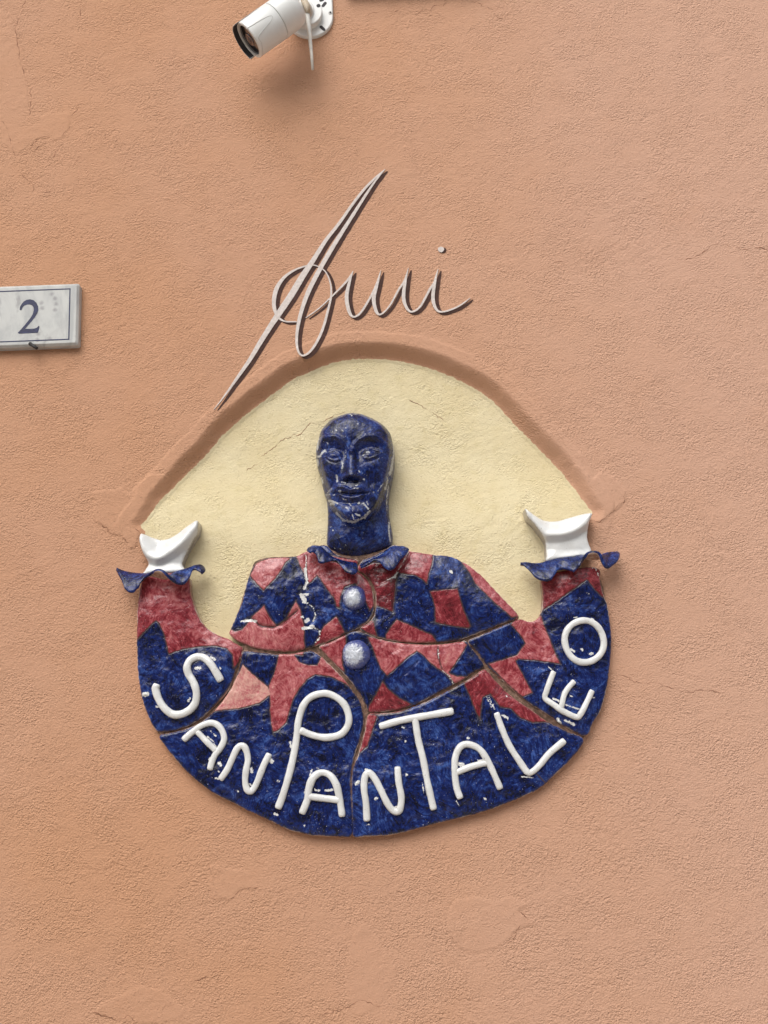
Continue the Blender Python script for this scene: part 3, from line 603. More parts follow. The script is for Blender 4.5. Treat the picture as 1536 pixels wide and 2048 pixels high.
face_chips = [([(225,640),(225,560),(240,500)], 16), ([(225,735),(262,745),(300,700),(330,668)], 13), ([(225,780),(232,840)], 14), ([(310,670),(350,688)], 6), ([(1195,560),(1205,640),(1195,760)], 11), ([(1190,760),(1170,900),(1150,960)], 14), ([(1120,1050),(1090,1150)], 9),
              ([(275,1000),(290,1060)], 12), ([(862,692),(890,697)], 12), ([(820,730),(830,735)], 9), ([(545,790),(560,860),(545,910),(560,900)], 6), ([(485,1000),(490,1065)], 13), ([(540,1075),(600,1085)], 6), ([(700,1160),(750,1165)], 8), ([(725,1120),(745,1115)], 9), ([(515,1190),(530,1195)], 10),
              ([(375,1300),(430,1320),(490,1345)], 12), ([(400,1340),(440,1350)], 14), ([(755,1335),(765,1335)], 13), ([(820,1340),(880,1410)], 10), ([(860,1320),(875,1360)], 7), ([(640,1340),(665,1370)], 8), ([(680,1490),(700,1550)], 6), ([(1000,1190),(1060,1100)], 4), ([(600,660),(590,800)], 3), ([(440,1240),(460,1240)], 6), ([(820,1040),(828,1045)], 9), ([(765,940),(766,950)], 9),
              ([(700,200),(715,205)], 9), ([(640,205),(670,240)], 7), ([(900,265),(902,267)], 8), ([(1140,1560),(1140,1700),(1155,1800)], 10), ([(1130,1100),(1110,1300)], 6), ([(1110,1000),(1125,1040)], 6), ([(470,1440),(560,1530),(700,1575),(830,1515),(900,1440)], 8), ([(600,1400),(640,1440)], 7), ([(560,1290),(600,1300)], 6), ([(720,1480),(780,1500)], 9), ([(745,345),(747,347)], 8), ([(365,580),(372,588)], 9), ([(1110,1300),(1112,1400)], 4), ([(390,1230),(330,1210)], 4), ([(360,1190),(420,1150)], 4), ([(475,430),(480,435)], 7), ([(550,425),(560,430)], 7), ([(600,390),(600,398)], 6), ([(395,1615),(397,1617)], 7), ([(420,1655),(425,1655)], 6), ([(518,1890),(520,1892)], 7), ([(440,1890),(442,1892)], 7)]
def head_attrs(px, py, D):
    px, py = proj(*HEADXZ(px, py), 0) if False else (px, py)
    c = np.full(px.shape, -9.0)
    t = np.clip(D / 62, 0, 1); lift = 10 + 46 * np.sqrt(1 - (1 - t) ** 2) - 22
    qy = py - lift * .20
    for pl, wd in face_chips: c = np.maximum(c, (wd - dist((px - 600) * 6.4, (qy - 800) * 6.4, pl)) / 6.4)
    return dict(chip=c)
link('head', plate_mesh(HEAD, 22, head_h, step=1.35, edge_r=4, edge_d=4, jag=.3, attrs=head_attrs), M_blue, relief)

# ---- hands: flared white stumps above the cuffs
def hand(outline, ridge, flip):
    rd = cr(ridge, 3)[:, :2]
    yb = max(p[1] for p in outline)
    def hf(X, Z, px, py, D):
        d = dist(px, py, rd)
        yr = np.interp(px, *zip(*sorted([(a, b) for a, b in rd])))
        s_ = np.where(py < yr, d, -d)
        h = np.where(s_ > 0, 37 - 15 * sst(0, 30, s_), 37 - 14 * sst(0, 15, -s_)) - 3 * np.exp(-(s_ / 4) ** 2) * 0
        h = h + 7 * sst(yb - 26, yb - 6, py) + 3 * sst(0, 22, D)
        return h + .9 * fbm(px / 22, py / 22, 2, 121)
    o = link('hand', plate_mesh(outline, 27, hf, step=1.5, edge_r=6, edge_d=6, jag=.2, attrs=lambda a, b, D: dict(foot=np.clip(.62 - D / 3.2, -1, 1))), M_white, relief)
    return o
hl = hand(ZHL([(655,985),(700,990),(790,1025),(880,1050),(960,1040),(1050,1000),(1150,930),(1260,860),(1322,832),(1343,870),(1330,980),(1280,1060),(1220,1160),(1170,1260),(1147,1330),(1150,1360),(1180,1420),(1100,1450),(900,1460),(680,1480),(705,1420),(738,1340),(720,1280),(680,1200),(655,1110),(645,1040)]),
          ZHL([(640,1080),(690,1170),(750,1250),(850,1290),(960,1250),(1080,1170),(1200,1060),(1330,900)]), False)
hr = hand(ZHR([(138,123),(200,160),(300,225),(400,270),(510,285),(620,275),(760,235),(880,205),(980,190),(1065,190),(1070,218),(1038,300),(1027,400),(1022,520),(1050,620),(1078,690),(1060,770),(850,800),(640,830),(440,860),(440,760),(435,640),(418,560),(350,460),(260,340),(180,260),(150,190)]),
          ZHR([(140,180),(230,300),(340,430),(440,490),(560,495),(700,480),(830,430),(950,350),(1010,280),(1060,215)]), True)
hl['label'] = 'white flared hand at the left with its tall tip leaning inwards'; hr['label'] = 'white flared hand at the right with a pointed inner tip'

# ---- ruffles: cuffs and collar halves
def ruffle(name, stations, conv, bulge=4.5, sub=7, nv=9, thick=7.0):
    r = np.array([list(conv([(a[0], a[1])])[0]) + [a[2]] for a, b in stations]); f = np.array([list(conv([(b[0], b[1])])[0]) + [b[2]] for a, b in stations])
    both = np.concatenate([r, f], 1)
    idx_ = np.arange(len(both)); out = []
    for i in range(len(both) - 1):
        p0 = both[max(i - 1, 0)]; p1 = both[i]; p2 = both[i + 1]; p3 = both[min(i + 2, len(both) - 1)]
        for j in range(sub):
            t = j / sub
            out.append(.5 * (2 * p1 + (p2 - p0) * t + (2 * p0 - 5 * p1 + 4 * p2 - p3) * t * t + (3 * p1 - p0 - 3 * p2 + p3) * t ** 3))
    out.append(both[-1]); out = np.array(out)
    R0 = un(out[:, :2], out[:, 2]); F0 = un(out[:, 3:5], out[:, 5])
    n = len(out); vs = []; fs = []
    ch = []
    for i in range(n):
        for j in range(nv):
            v = j / (nv - 1)
            X = R0[i, 0] * (1 - v) + F0[i, 0] * v; Zz = R0[i, 1] * (1 - v) + F0[i, 1] * v
            hh = out[i, 2] * (1 - v) + out[i, 5] * v + bulge * math.sin(math.pi * v)
            vs.append(W(X, hh + 2.2 * float(fbm(np.array([X / 11]), np.array([Zz / 11]), 2, 131)[0]), Zz))
    for i in range(n - 1):
        for j in range(nv - 1):
            a = i * nv + j; fs.append((a, a + 1, a + nv + 1, a + nv))
    me = mesh(vs, fs)
    if sum(p.normal.y * p.area for p in me.polygons) > 0: me.flip_normals()
    attr(me, 'chip', [-9.0] * len(me.vertices))
    o = link(name, me, [M_blue, M_clay, M_blue], relief)
    md = o.modifiers.new('thickness', 'SOLIDIFY'); md.thickness = thick / 1000; md.offset = -1; md.material_offset = 1; md.material_offset_rim = 2
    ss = o.modifiers.new('smooth', 'SUBSURF'); ss.levels = 1; ss.render_levels = 1
    return o
cl = ruffle('cuff', [((380,1385,20),(365,1430,16)),((430,1405,22),(430,1550,40)),((500,1425,22),(480,1655,52)),((570,1435,24),(560,1680,56)),((640,1445,26),(630,1620,50)),((700,1450,30),(690,1530,44)),((760,1455,32),(770,1450,52)),((850,1475,34),(850,1400,64)),((940,1500,34),(930,1415,66)),((1010,1470,32),(1020,1500,64)),((1060,1430,30),(1100,1570,58)),((1120,1405,28),(1160,1578,56)),((1180,1395,26),(1215,1530,52)),((1230,1380,24),(1255,1470,44)),((1300,1355,20),(1290,1420,34)),((1365,1345,18),(1370,1450,42)),((1405,1370,16),(1420,1440,34)),((1420,1395,14),(1427,1410,24))], ZHL)
cl['label'] = 'ruffled blue cuff of the left sleeve with a lifted brown underside'
cr_ = ruffle('cuff', [((75,868,14),(70,890,18)),((150,860,18),(170,965,34)),((260,870,20),(270,1060,48)),((350,865,22),(380,1110,56)),((440,835,24),(480,1112,58)),((520,810,26),(560,1050,54)),((600,797,28),(610,975,46)),((680,787,28),(680,955,46)),((750,777,28),(765,985,54)),((820,768,28),(840,985,58)),((880,755,28),(905,915,52)),((940,760,28),(950,800,48)),((1010,790,28),(1005,725,54)),((1090,800,28),(1095,700,60)),((1170,790,26),(1195,735,60)),((1225,740,24),(1250,870,60)),((1300,715,20),(1300,945,56)),((1370,710,18),(1385,895,48)),((1430,708,16),(1440,850,42)),((1460,735,14),(1464,800,26))], ZHR)
cr_['label'] = 'ruffled blue cuff of the right sleeve with three deep waves'
c1 = ruffle('collar', [((215,85,34),(192,130,38)),((270,58,36),(222,150,50)),((330,58,36),(285,150,50)),((370,66,38),(318,215,54)),((405,90,38),(340,262,58)),((440,130,40),(400,278,58)),((490,180,40),(470,258,52)),((550,212,40),(545,255,50)),((620,232,40),(605,320,54)),((680,242,40),(650,370,60)),((730,250,40),(730,408,64)),((775,258,40),(795,385,58)),((795,285,40),(806,350,48))], ZC_)
c1['label'] = 'left half of the wavy blue collar'
c2 = ruffle('collar', [((822,290,40),(835,345,46)),((870,262,40),(880,315,54)),((930,233,40),(945,270,54)),((1000,203,40),(1010,250,50)),((1050,178,40),(1060,270,52)),((1090,150,40),(1115,335,60)),((1130,120,40),(1170,355,64)),((1160,95,38),(1235,335,64)),((1200,75,38),(1285,265,58)),((1260,62,36),(1350,200,50)),((1330,65,34),(1395,150,44)),((1385,88,32),(1412,115,38))], ZC_)
c2['label'] = 'right half of the wavy blue collar'

# ---- buttons
def button(cx, cy, rx, ry, hmax):
    ol = [(cx + rx * (1 + .04 * math.sin(3 * a + cx)) * math.cos(a), cy + ry * (1 + .03 * math.cos(2 * a + cy)) * math.sin(a)) for a in np.linspace(0, 2 * math.pi, 20, endpoint=False)]
    b0 = 0
    def hf(X, Z, px, py, D):
        t = np.clip(D / (min(rx, ry)), 0, 1)
        return b0 + body(px * 0 + cx, py * 0 + cy) - 2 + hmax * np.sqrt(1 - (1 - t) ** 2) + 1.3 * fbm(px / 9, py / 9, 3, 141)
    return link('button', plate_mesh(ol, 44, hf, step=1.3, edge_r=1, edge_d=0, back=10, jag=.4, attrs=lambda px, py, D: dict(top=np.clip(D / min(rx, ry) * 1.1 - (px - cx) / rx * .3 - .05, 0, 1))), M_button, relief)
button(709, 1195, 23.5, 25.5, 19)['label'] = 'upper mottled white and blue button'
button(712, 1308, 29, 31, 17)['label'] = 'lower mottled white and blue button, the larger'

# ---- raised white letters
def tube(path, r, seed):
    p = cr([(a, b) for a, b in path], 3.0); n = len(p)
    hb = body(p[:, 0], p[:, 1]); X = un(p, hb + 4)
    ns = 12; vs = []; fs = []; foot = []
    t = np.gradient(X, axis=0); t /= np.linalg.norm(t, axis=1)[:, None] + 1e-9
    N = np.stack([-t[:, 1], t[:, 0]], 1)
    wob = .95 + .17 * fbm(np.arange(n) * .075 + seed * 3.1, np.zeros(n) + seed, 3, 151)
    # round both tips
    caps = [(-.72, .80), (-.3, .96)]
    rings = []
    for o_, k in [(-.82, .45)] + caps: rings.append((X[0] + t[0] * r * o_ * .8, N[0], k * r * wob[0], hb[0]))
    for i in range(n): rings.append((X[i], N[i], r * wob[i], hb[i]))
    for o_, k in [(.3, .96), (.72, .80), (.82, .45)]: rings.append((X[-1] + t[-1] * r * o_ * .8, N[-1], k * r * wob[-1], hb[-1]))
    for q, (c, nn, rr, hh) in enumerate(rings):
        for k in range(ns):
            a = 2 * math.pi * k / ns
            sa = math.sin(a); ca = math.cos(a)
            off = c + nn * rr * (abs(ca) ** .85 * (1 if ca > 0 else -1)) * (1.12 if sa < 0 else 1)
            he = hh + 2.0 + rr * (.92 * sa ** .75 if sa > 0 else .9 * sa) + .35 * math.sin(q * .31 + seed)
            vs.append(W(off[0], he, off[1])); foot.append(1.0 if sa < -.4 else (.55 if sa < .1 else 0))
        if q:
            for k in range(ns):
                a = (q - 1) * ns + k; b = (q - 1) * ns + (k + 1) % ns
                fs.append((a, b, b + ns, a + ns))
    m = len(rings)
    fs.append(tuple(range(ns))[::-1]); fs.append(tuple((m - 1) * ns + k for k in range(ns)))
    return vs, fs, foot
def letter(ch, strokes, r, where=''):
    vs = []; fs = []; ft = []
    for k, st_ in enumerate(strokes):
        a, b, c = tube(st_, r * (1 - .04 * k), hash_(ch) + k + len(LET))
        o = len(vs); vs += a; fs += [tuple(i + o for i in f) for f in b]; ft += c
    me = mesh(vs, fs)
    bm = bmesh.new(); bm.from_mesh(me); bmesh.ops.recalc_face_normals(bm, faces=bm.faces); bm.to_mesh(me); bm.free()
    me.polygons.foreach_set('use_smooth', [True] * len(me.polygons))
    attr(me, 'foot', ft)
    o = link('letter', me, M_white, relief); o['label'] = f'raised white letter {ch}' + where; LET.append(o)
LET = []
def hash_(c): return ord(c) % 17
letter('S', [Z5([(410,1570),(405,1600),(430,1680),(480,1760),(550,1815),(620,1820),(700,1785),(758,1715),(768,1620),(740,1530),(700,1465),(685,1400),(710,1340),(770,1308),(840,1318),(895,1370),(940,1440),(978,1505)])], 7.8)
letter('A', [ZL([(285,248),(340,200),(400,160),(465,147),(515,180),(538,245),(515,305),(480,350),(458,400),(448,435)]), ZL([(370,208),(420,260),(478,318)])], 6.4, ' next to the S')
letter('N', [ZL([(520,500),(560,440),(600,350),(625,305),(650,292),(675,312),(690,380),(678,450),(672,520),(684,572),(706,585),(728,565),(755,510),(790,420),(822,355)])], 6.6, ' between the S and the tall P')
letter('P', [[(557,1613),(565,1592),(576,1556),(586,1516),(593,1475),(597,1440),(607,1410),(623,1393),(648,1386.5),(670,1393),(688,1408),(697,1430),(696,1450),(682,1468),(655,1475),(627,1471),(604,1462)]], 7.2)
letter('A', [ZL([(1040,715),(1070,640),(1082,560),(1110,495),(1160,465),(1215,482),(1255,540),(1275,620),(1288,700),(1292,732)]), ZL([(1085,618),(1180,630),(1268,640)])], 7.2, ' right of the tall P')
letter('N', [ZR([(147,762),(143,680),(132,600),(136,535),(158,508),(190,540),(222,600),(262,680),(295,718),(325,715),(337,650),(322,560),(316,488)])], 6.9, ' left of the T stem')
letter('T', [ZR([(228,252),(320,225),(420,205),(520,188),(610,172)]), ZR([(412,215),(430,330),(455,430),(480,560),(498,640),(512,700)])], 7.3)
letter('A', [ZR([(657,640),(640,590),(630,510),(632,430),(657,370),(700,352),(760,375),(800,425),(840,505),(876,588)]), ZR([(645,505),(720,475),(815,452)])], 6.8, ' between the T and the L')
letter('L', [ZR([(862,190),(890,270),(930,360),(988,450),(1028,505),(1055,503),(1095,468),(1150,402),(1225,338)])], 6.6)
letter('E', [Z8([(600,1500),(565,1590),(545,1650),(535,1705),(600,1755),(680,1810),(790,1860),(825,1835),(865,1760),(915,1655)]), Z8([(665,1795),(690,1680),(725,1620),(765,1575)])], 6.0)
letter('O', [[(960 + (855 + 160 * math.cos(a) * (1 + .04 * math.sin(2 * a))) / 4.0969, 980 + (1240 + 172 * math.sin(a)) / 4.0969) for a in np.linspace(-.5, 2 * math.pi - .42, 26)]], 6.8)

# loose glaze lumps beside the letters
for pl, wd in chips:
    if wd < 2.3: continue
    c = np.mean(pl, 0); hb = float(body(np.array([c[0]]), np.array([c[1]]))[0])
    if c[1] < 1300: continue
    X, Z = un([c], hb + 1)[0]; n = 9; vs = [W(X, hb + 1.5 + .25 * wd, Z)]
    ln = max(1, np.hypot(*(np.array(pl[-1]) - np.array(pl[0]))) / wd)
    an = math.atan2(-(pl[-1][1] - pl[0][1]), pl[-1][0] - pl[0][0])
    for lev, (rr, hh) in enumerate([(.6, 1.2 + .2 * wd), (1.0, .5), (1.05, -3)]):
        for k in range(n):
            a = 2 * math.pi * k / n; q = wd * rr * (1 + .35 * math.sin(2.3 * k + c[0]) + .2 * math.sin(4.1 * k + c[1]))
            u = q * math.cos(a) * min(1.6, .6 + ln * .4); v = q * math.sin(a) * .8
            vs.append(W(X + u * math.cos(an) - v * math.sin(an), hb + hh, Z + u * math.sin(an) + v * math.cos(an)))
    fs = [(0, 1 + k, 1 + (k + 1) % n) for k in range(n)]
    for l_ in range(2): fs += [(1 + l_ * n + k, 1 + (l_ + 1) * n + k, 1 + (l_ + 1) * n + (k + 1) % n, 1 + l_ * n + (k + 1) % n) for k in range(n)]
    me = mesh(vs, fs); attr(me, 'foot', [0.0] * len(vs)); link('glaze_chip', me, M_white, relief)

# ------------------------------------------------------------------ handwritten word above the niche
word = empty('wall_lettering', W(0, 0, 450), 'long sweeping handwritten word in pale grey with a dark brown painted drop shadow on the orange plaster', 'lettering')
sc_w = m_plain('grey_lettering_paint', (.56, .50, .465), (.66, .60, .565), 200, .85, .5, .001)
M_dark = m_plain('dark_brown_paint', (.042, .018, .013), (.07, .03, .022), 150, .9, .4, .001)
strokes = {'letter_stroke': [
    [(1015,50,3),(985,75,10),(950,108,16),(900,160,18),(830,250,20),(760,350,22),(690,440,27),(620,550,34),(560,640,44),(500,740,46),(440,830,44),(390,905,38),(330,1000,34),(270,1100,28),(200,1200,20),(130,1300,10),(77,1370,3)],
    [(1015,50,3),(985,85,10),(950,130,14),(890,220,20),(820,330,25),(750,440,30),(690,540,32),(640,630,32),(595,720,32),(565,800,28),(543,880,25),(530,970,20),(536,1040,15),(560,1073,13),(600,1055,15),(640,1000,18),(675,920,18),(700,830,17),(718,750,14),(716,680,11),(690,615,8),(645,582,7),(595,577,9),(520,603,14),(460,645,22),(418,710,30),(405,790,28),(422,850,19),(460,883,11),(530,887,7)],
    [(580,865,5),(650,815,8),(720,750,10),(785,685,13),(815,650,14),(840,607,3)], [(840,607,3),(822,660,18),(804,750,27),(818,830,24),(842,860,14),(880,838,14),(930,760,15),(965,690,15),(992,603,3)],
    [(992,603,3),(972,680,20),(953,760,27),(967,830,22),(992,846,12),(1040,800,12),(1090,710,14),(1120,665,14),(1143,592,3)], [(1143,592,3),(1125,670,20),(1117,760,25),(1140,820,18),(1170,831,12),(1210,800,14),(1260,710,16),(1285,670,14),(1306,597,3)],
    [(1306,597,3),(1288,670,20),(1278,760,25),(1297,820,18),(1332,833,12),(1400,812,11),(1450,782,9),(1483,757,3)]]}
for q, st_ in enumerate(strokes['letter_stroke']):
    p = cr([ZA([(a, b)])[0] + (wd / 2.743,) for a, b, wd in st_], 2.5)
    X = un(p[:, :2], 2); wd = np.maximum(p[:, 2] * .80, .6) * (1 + .07 * fbm(np.arange(len(p)) * .4, np.zeros(len(p)) + q * 3.3, 2, 161))
    vs, fs = ribbon(X, wd, 1.5 + .12 * q, -1.6, rise=.1)
    link('letter_stroke', mesh(vs, fs, False), sc_w, word)
    D_ = X + np.array([6.4, -3.4]); D_ = D_[1:-1]; w2 = wd[1:-1] * 1.05 + 3.0 * np.minimum(1, wd[1:-1] / 3)  # drop shadow painted in dark brown, offset to the lower right
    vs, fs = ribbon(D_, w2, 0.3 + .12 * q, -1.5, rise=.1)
    o = link('painted_drop_shadow', mesh(vs, fs, False), M_dark, word)
for nm, off, lift, mt in (('letter_dot', (0, 0), 2.9, sc_w), ('painted_drop_shadow', (5.0, -1.5), 1.4, M_dark)):
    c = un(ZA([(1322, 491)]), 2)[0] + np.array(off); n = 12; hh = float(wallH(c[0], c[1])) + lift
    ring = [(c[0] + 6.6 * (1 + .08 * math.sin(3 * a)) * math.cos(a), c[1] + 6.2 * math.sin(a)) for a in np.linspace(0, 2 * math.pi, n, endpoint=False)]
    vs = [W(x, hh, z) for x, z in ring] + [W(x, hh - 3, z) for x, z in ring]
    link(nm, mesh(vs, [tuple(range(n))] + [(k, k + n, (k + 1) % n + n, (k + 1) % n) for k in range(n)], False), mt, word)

# ------------------------------------------------------------------ house number plate
TR = un([(159, 566)], 18)[0]; BR = un([(156, 690)], 18)[0]
bx, tz, bz = (TR[0] + BR[0]) / 2, TR[1], BR[1]
cxp = un(ZN([(400, 790)]), 18)[0][0]; lx = 2 * cxp - bx
plq = empty('house_number_plate', W(cxp, 0, (tz + bz) / 2), 'grey veined marble house number plate with a blue engraved 2 at the left edge', 'number plate')
s = NT('veined_marble')
vein = s.noise(9, 6, .65, 2.5, s.map((1, 1, .35), (0, R(25), 0))); cl_ = s.noise(28, 5, .6, .8)
c = s.mix(s.rng(vein, .42, .62), (.50, .51, .49), (.38, .39, .385)); c = s.mix(s.rng(cl_, .5, .75, 0, .45), c, (.40, .40, .39))
c = s.mix(s.rng(s.noise(16, 4, .5, 1.5, s.map((1, 1, .5), loc=(.3, 0, .2))), .62, .70, 0, .6), c, (.22, .215, .22))
blots = None
for bx_, by_ in [(104, 588), (110, 597), (112, 608), (110, 620), (83, 606), (84, 616), (77, 668), (75, 680), (100, 677)]:
    q_ = un([(bx_, by_)], 20)[0]; dn = s.n('ShaderNodeVectorMath', operation='DISTANCE'); s.set(dn.inputs[0], s.tc.outputs['Position']); dn.inputs[1].default_value = W(q_[0], 20, q_[1])
    blots = dn.outputs['Value'] if blots is None else s.mth('MINIMUM', blots, dn.outputs['Value'])
c = s.mix(s.rng(s.mth('ADD', blots, s.mth('MULTIPLY', s.mth('SUBTRACT', s.noise(150, 4, .6), .5), .008)), .001, .007, .6, 0), c, (.2, .19, .2))
M_marble = s.done(c, .45, s.bump(s.noise(250, 3), .15, .0006), spec=.4)
M_ink = m_plain('blue_engraving_paint', (.006, .009, .045), (.014, .020, .08), 120, .55, .3)
def rect(x0, x1, z0, z1, rr, n=6):
    o = []
    for cx_, cz_, a0 in ((x1 - rr, z1 - rr, 0), (x0 + rr, z1 - rr, 90), (x0 + rr, z0 + rr, 180), (x1 - rr, z0 + rr, 270)):
        for k in range(n + 1):
            a = R(a0 + 90 * k / n); o.append((cx_ + rr * math.cos(a), cz_ + rr * math.sin(a)))
    return o
lev = [(0, -6, 5), (0, 13, 5), (.6, 15.5, 4.8), (4.5, 19.6, 4), (5.5, 20, 3.6)]
vs = []; fs = []
for ins, hh, rr in lev: vs += [W(x, hh, z) for x, z in rect(lx + ins, bx - ins, bz + ins, tz - ins, rr)]
m = len(rect(0, 1, 0, 1, .1))
for l_ in range(len(lev) - 1): fs += [(l_ * m + k, l_ * m + (k + 1) % m, (l_ + 1) * m + (k + 1) % m, (l_ + 1) * m + k) for k in range(m)]
fs.append(tuple((len(lev) - 1) * m + k for k in range(m)))
link('marble_slab', mesh(vs, fs, False), M_marble, plq)
r1 = un(ZN([(988, 395)]), 20)[0]; r2 = un(ZN([(968, 1115)]), 20)[0]
fx1 = (r1[0] + r2[0]) / 2; fx0 = 2 * cxp - fx1; fz1, fz0 = r1[1], r2[1]; lw = 2.5
for a, b, c_, d in ((fx0, fx1, fz1 - lw, fz1), (fx0, fx1, fz0, fz0 + lw), (fx1 - lw, fx1, fz0 + lw, fz1 - lw), (fx0, fx0 + lw, fz0 + lw, fz1 - lw)):
    vs = [W(a, 20.25, c_), W(b, 20.25, c_), W(b, 20.25, d), W(a, 20.25, d), W(a, 19, c_), W(b, 19, c_), W(b, 19, d), W(a, 19, d)]
    link('border_line', mesh(vs, [(0, 1, 2, 3), (4, 5, 1, 0), (5, 6, 2, 1), (6, 7, 3, 2), (7, 4, 0, 3)], False), M_ink, plq)
TWO = ZN([(275,692),(278,660),(300,618),(330,582),(370,557),(420,549),(470,562),(510,598),(533,648),(537,700),(520,750),(490,800),(440,860),(390,915),(352,962),(420,962),(480,958),(515,945),(538,922),(552,925),(550,948),(537,1000),(525,1018),(400,1023),(268,1030),(248,1018),(300,962),(360,893),(420,818),(458,755),(472,700),(470,660),(450,635),(420,622),(380,622),(340,637),(318,660),(300,700),(285,702)])
t2 = un(TWO, 20); fc = [Vector(p) for p in t2]
vs_, _, fs_, _, _, _ = delaunay_2d_cdt(fc, [], [list(range(len(fc)))], 1, 1e-4)
vs = [W(v.x, 20.35, v.y) for v in vs_]; nb_ = len(vs); fs = [tuple(f) for f in fs_]
vs += [W(p[0], 19, p[1]) for p in t2]
me = mesh(vs, fs, False)
if me.polygons[0].normal.y > 0: me.flip_normals()
link('numeral', me, M_ink, plq)['label'] = 'blue serif numeral 2'
M_black = m_plain('blackened_iron', (.012, .011, .012), (.03, .026, .024), 200, .6, .5)
def rod(p0, p1, r0, r1, n=10, caps=True):
    p0 = Vector(p0); p1 = Vector(p1); d = (p1 - p0).normalized(); a = d.orthogonal().normalized(); b = d.cross(a)
    vs = []; fs = []
    for p, r in ((p0, r0), (p1, r1)):
        vs += [tuple(p + (a * math.cos(2 * math.pi * k / n) + b * math.sin(2 * math.pi * k / n)) * r) for k in range(n)]
    fs = [(k, (k + 1) % n, n + (k + 1) % n, n + k) for k in range(n)]
    if caps: fs += [tuple(range(n))[::-1], tuple(range(n, 2 * n))]
    return vs, fs
def P3d(ptimg, h): q = un([ptimg], h)[0]; return W(q[0], h, q[1])
v1, f1 = rod(P3d(ZN([(418, 1168)])[0], 16), P3d(ZN([(515, 1232)])[0], 27), .0040, .0030)
me = mesh(v1, f1); link('nail', me, M_black, plq)
v1, f1 = rod(P3d(ZN([(425, 1172)])[0], 15), P3d(ZN([(425, 1172)])[0], 20), .0048, .004)
link('nail', mesh(v1, f1), M_black, plq)

# ------------------------------------------------------------------ security camera
cctv = empty('security_camera', P3d((620, 33), 0), 'white bullet security camera on a round wall mount pointing down to the left', 'security camera')
M_wp = m_plain('white_plastic', (.68, .69, .67), (.72, .73, .71), 20, .38, .12, .0005, coat=.1)
M_wp2 = m_plain('grey_plastic', (.50, .50, .485), (.56, .56, .54), 30, .45, .12, .0005)
M_blk = m_plain('black_glass', (.006, .005, .006), (.012, .010, .010), 20, .12, .02, .0002, coat=.5)
M_lens = m_plain('lens_purple', (.02, .012, .018), (.05, .025, .03), 60, .15, .02, .0002, coat=1)
M_slot = m_plain('dark_slot', (.02, .018, .022), (.035, .03, .035), 60, .7, .2)
M_cable = m_plain('dirty_white_cable', (.55, .55, .52), (.66, .64, .58), 60, .5, .3, .0008)
M_cableT = m_plain('yellowed_putty', (.48, .38, .26), (.62, .56, .46), 90, .7, .6, .0015)
def disc(name, c, r, h0, h1, mat, bev=1.2, up=0, n=40, parent=None, dome=0):
    """round flange lying on the wall plane; 'up' stretches the upper half into a straight-sided tongue"""
    prof_ = [(r, h0), (r, h1 - bev), (r - bev * .4, h1 - bev * .3), (r - bev, h1)] + [(r * (1 - q), h1 + dome * (1 - (1 - q) ** 2)) for q in (.4, .8)]
    vs = []; fs = []
    for rr, hh in prof_:
        for k in range(n):
            a = 2 * math.pi * k / n; x = rr * math.cos(a); z = rr * math.sin(a)
            if up and z > 0: z = z + up * (1 if rr > r * .7 else 0); 
            vs.append(W(c[0] + x, hh, c[1] + z))
    for l_ in range(len(prof_) - 1): fs += [(l_ * n + k, l_ * n + (k + 1) % n, (l_ + 1) * n + (k + 1) % n, (l_ + 1) * n + k) for k in range(n)]
    fs.append(tuple((len(prof_) - 1) * n + k for k in range(n)))
    me = mesh(vs, fs); me.polygons.foreach_set('use_smooth', [p.area < 1 for p in me.polygons])
    bm = bmesh.new(); bm.from_mesh(me); bmesh.ops.recalc_face_normals(bm, faces=bm.faces); bm.to_mesh(me); bm.free()
    if me.polygons[-1].normal.y > 0: me.flip_normals()
    for p in me.polygons: p.use_smooth = abs(p.normal.y) < .9
    return link(name, me, mat, parent or cctv)
cb = un([(620, 33)], 8)[0]
disc('mount_flange', cb, 51, -3, 9, M_wp, 2.5, up=60)
ci = un(Zm(420, 0, 4.8, [(922, 105)]), 26)[0]
disc('mount_ring', ci, 35.5, 8, 26, M_wp, 2.0)
ch_ = un([(600, 18)], 33)[0]
disc('swivel_hub', ch_, 30, 24, 33, M_wp, 2.0)
for a, b, h_, r_ in (((1066, 258), (1094, 283), 9.3, 3.4), ((1085, 56), (1106, 30), 9.3, 3.4), ((1040, 54), (1042, 54), 26.3, 4.3), ((1062, 4), (1080, -2), 9.3, 3.2)):
    p, q = Zm(420, 0, 4.8, [a, b]); p, q = un([p], h_)[0], un([q], h_)[0]
    an = math.atan2(q[1] - p[1], q[0] - p[0]); pts_ = []
    for k in range(9): t_ = an + math.pi / 2 + math.pi * k / 8; pts_.append((p[0] + r_ * math.cos(t_), p[1] + r_ * math.sin(t_)))
    for k in range(9): t_ = an - math.pi / 2 + math.pi * k / 8; pts_.append((q[0] + r_ * math.cos(t_), q[1] + r_ * math.sin(t_)))
    n = len(pts_); vs = [W(x, h_, z) for x, z in pts_] + [W(x, h_ - 1.5, z) for x, z in pts_]
    me = mesh(vs, [tuple(range(n))] + [(k, (k + 1) % n, (k + 1) % n + n, k + n) for k in range(n)], False)
    if me.polygons[0].normal.y > 0: me.flip_normals()
    link('screw_slot', me, M_slot, cctv)
sp = un(Zm(420, 0, 4.8, [(1155, 120)]), 10)[0]
disc('screw', sp, 4.6, 8, 10.2, M_wp2, 1.0, n=16); disc('screw', sp, 2.2, 9, 11.4, M_slot, .6, n=12)
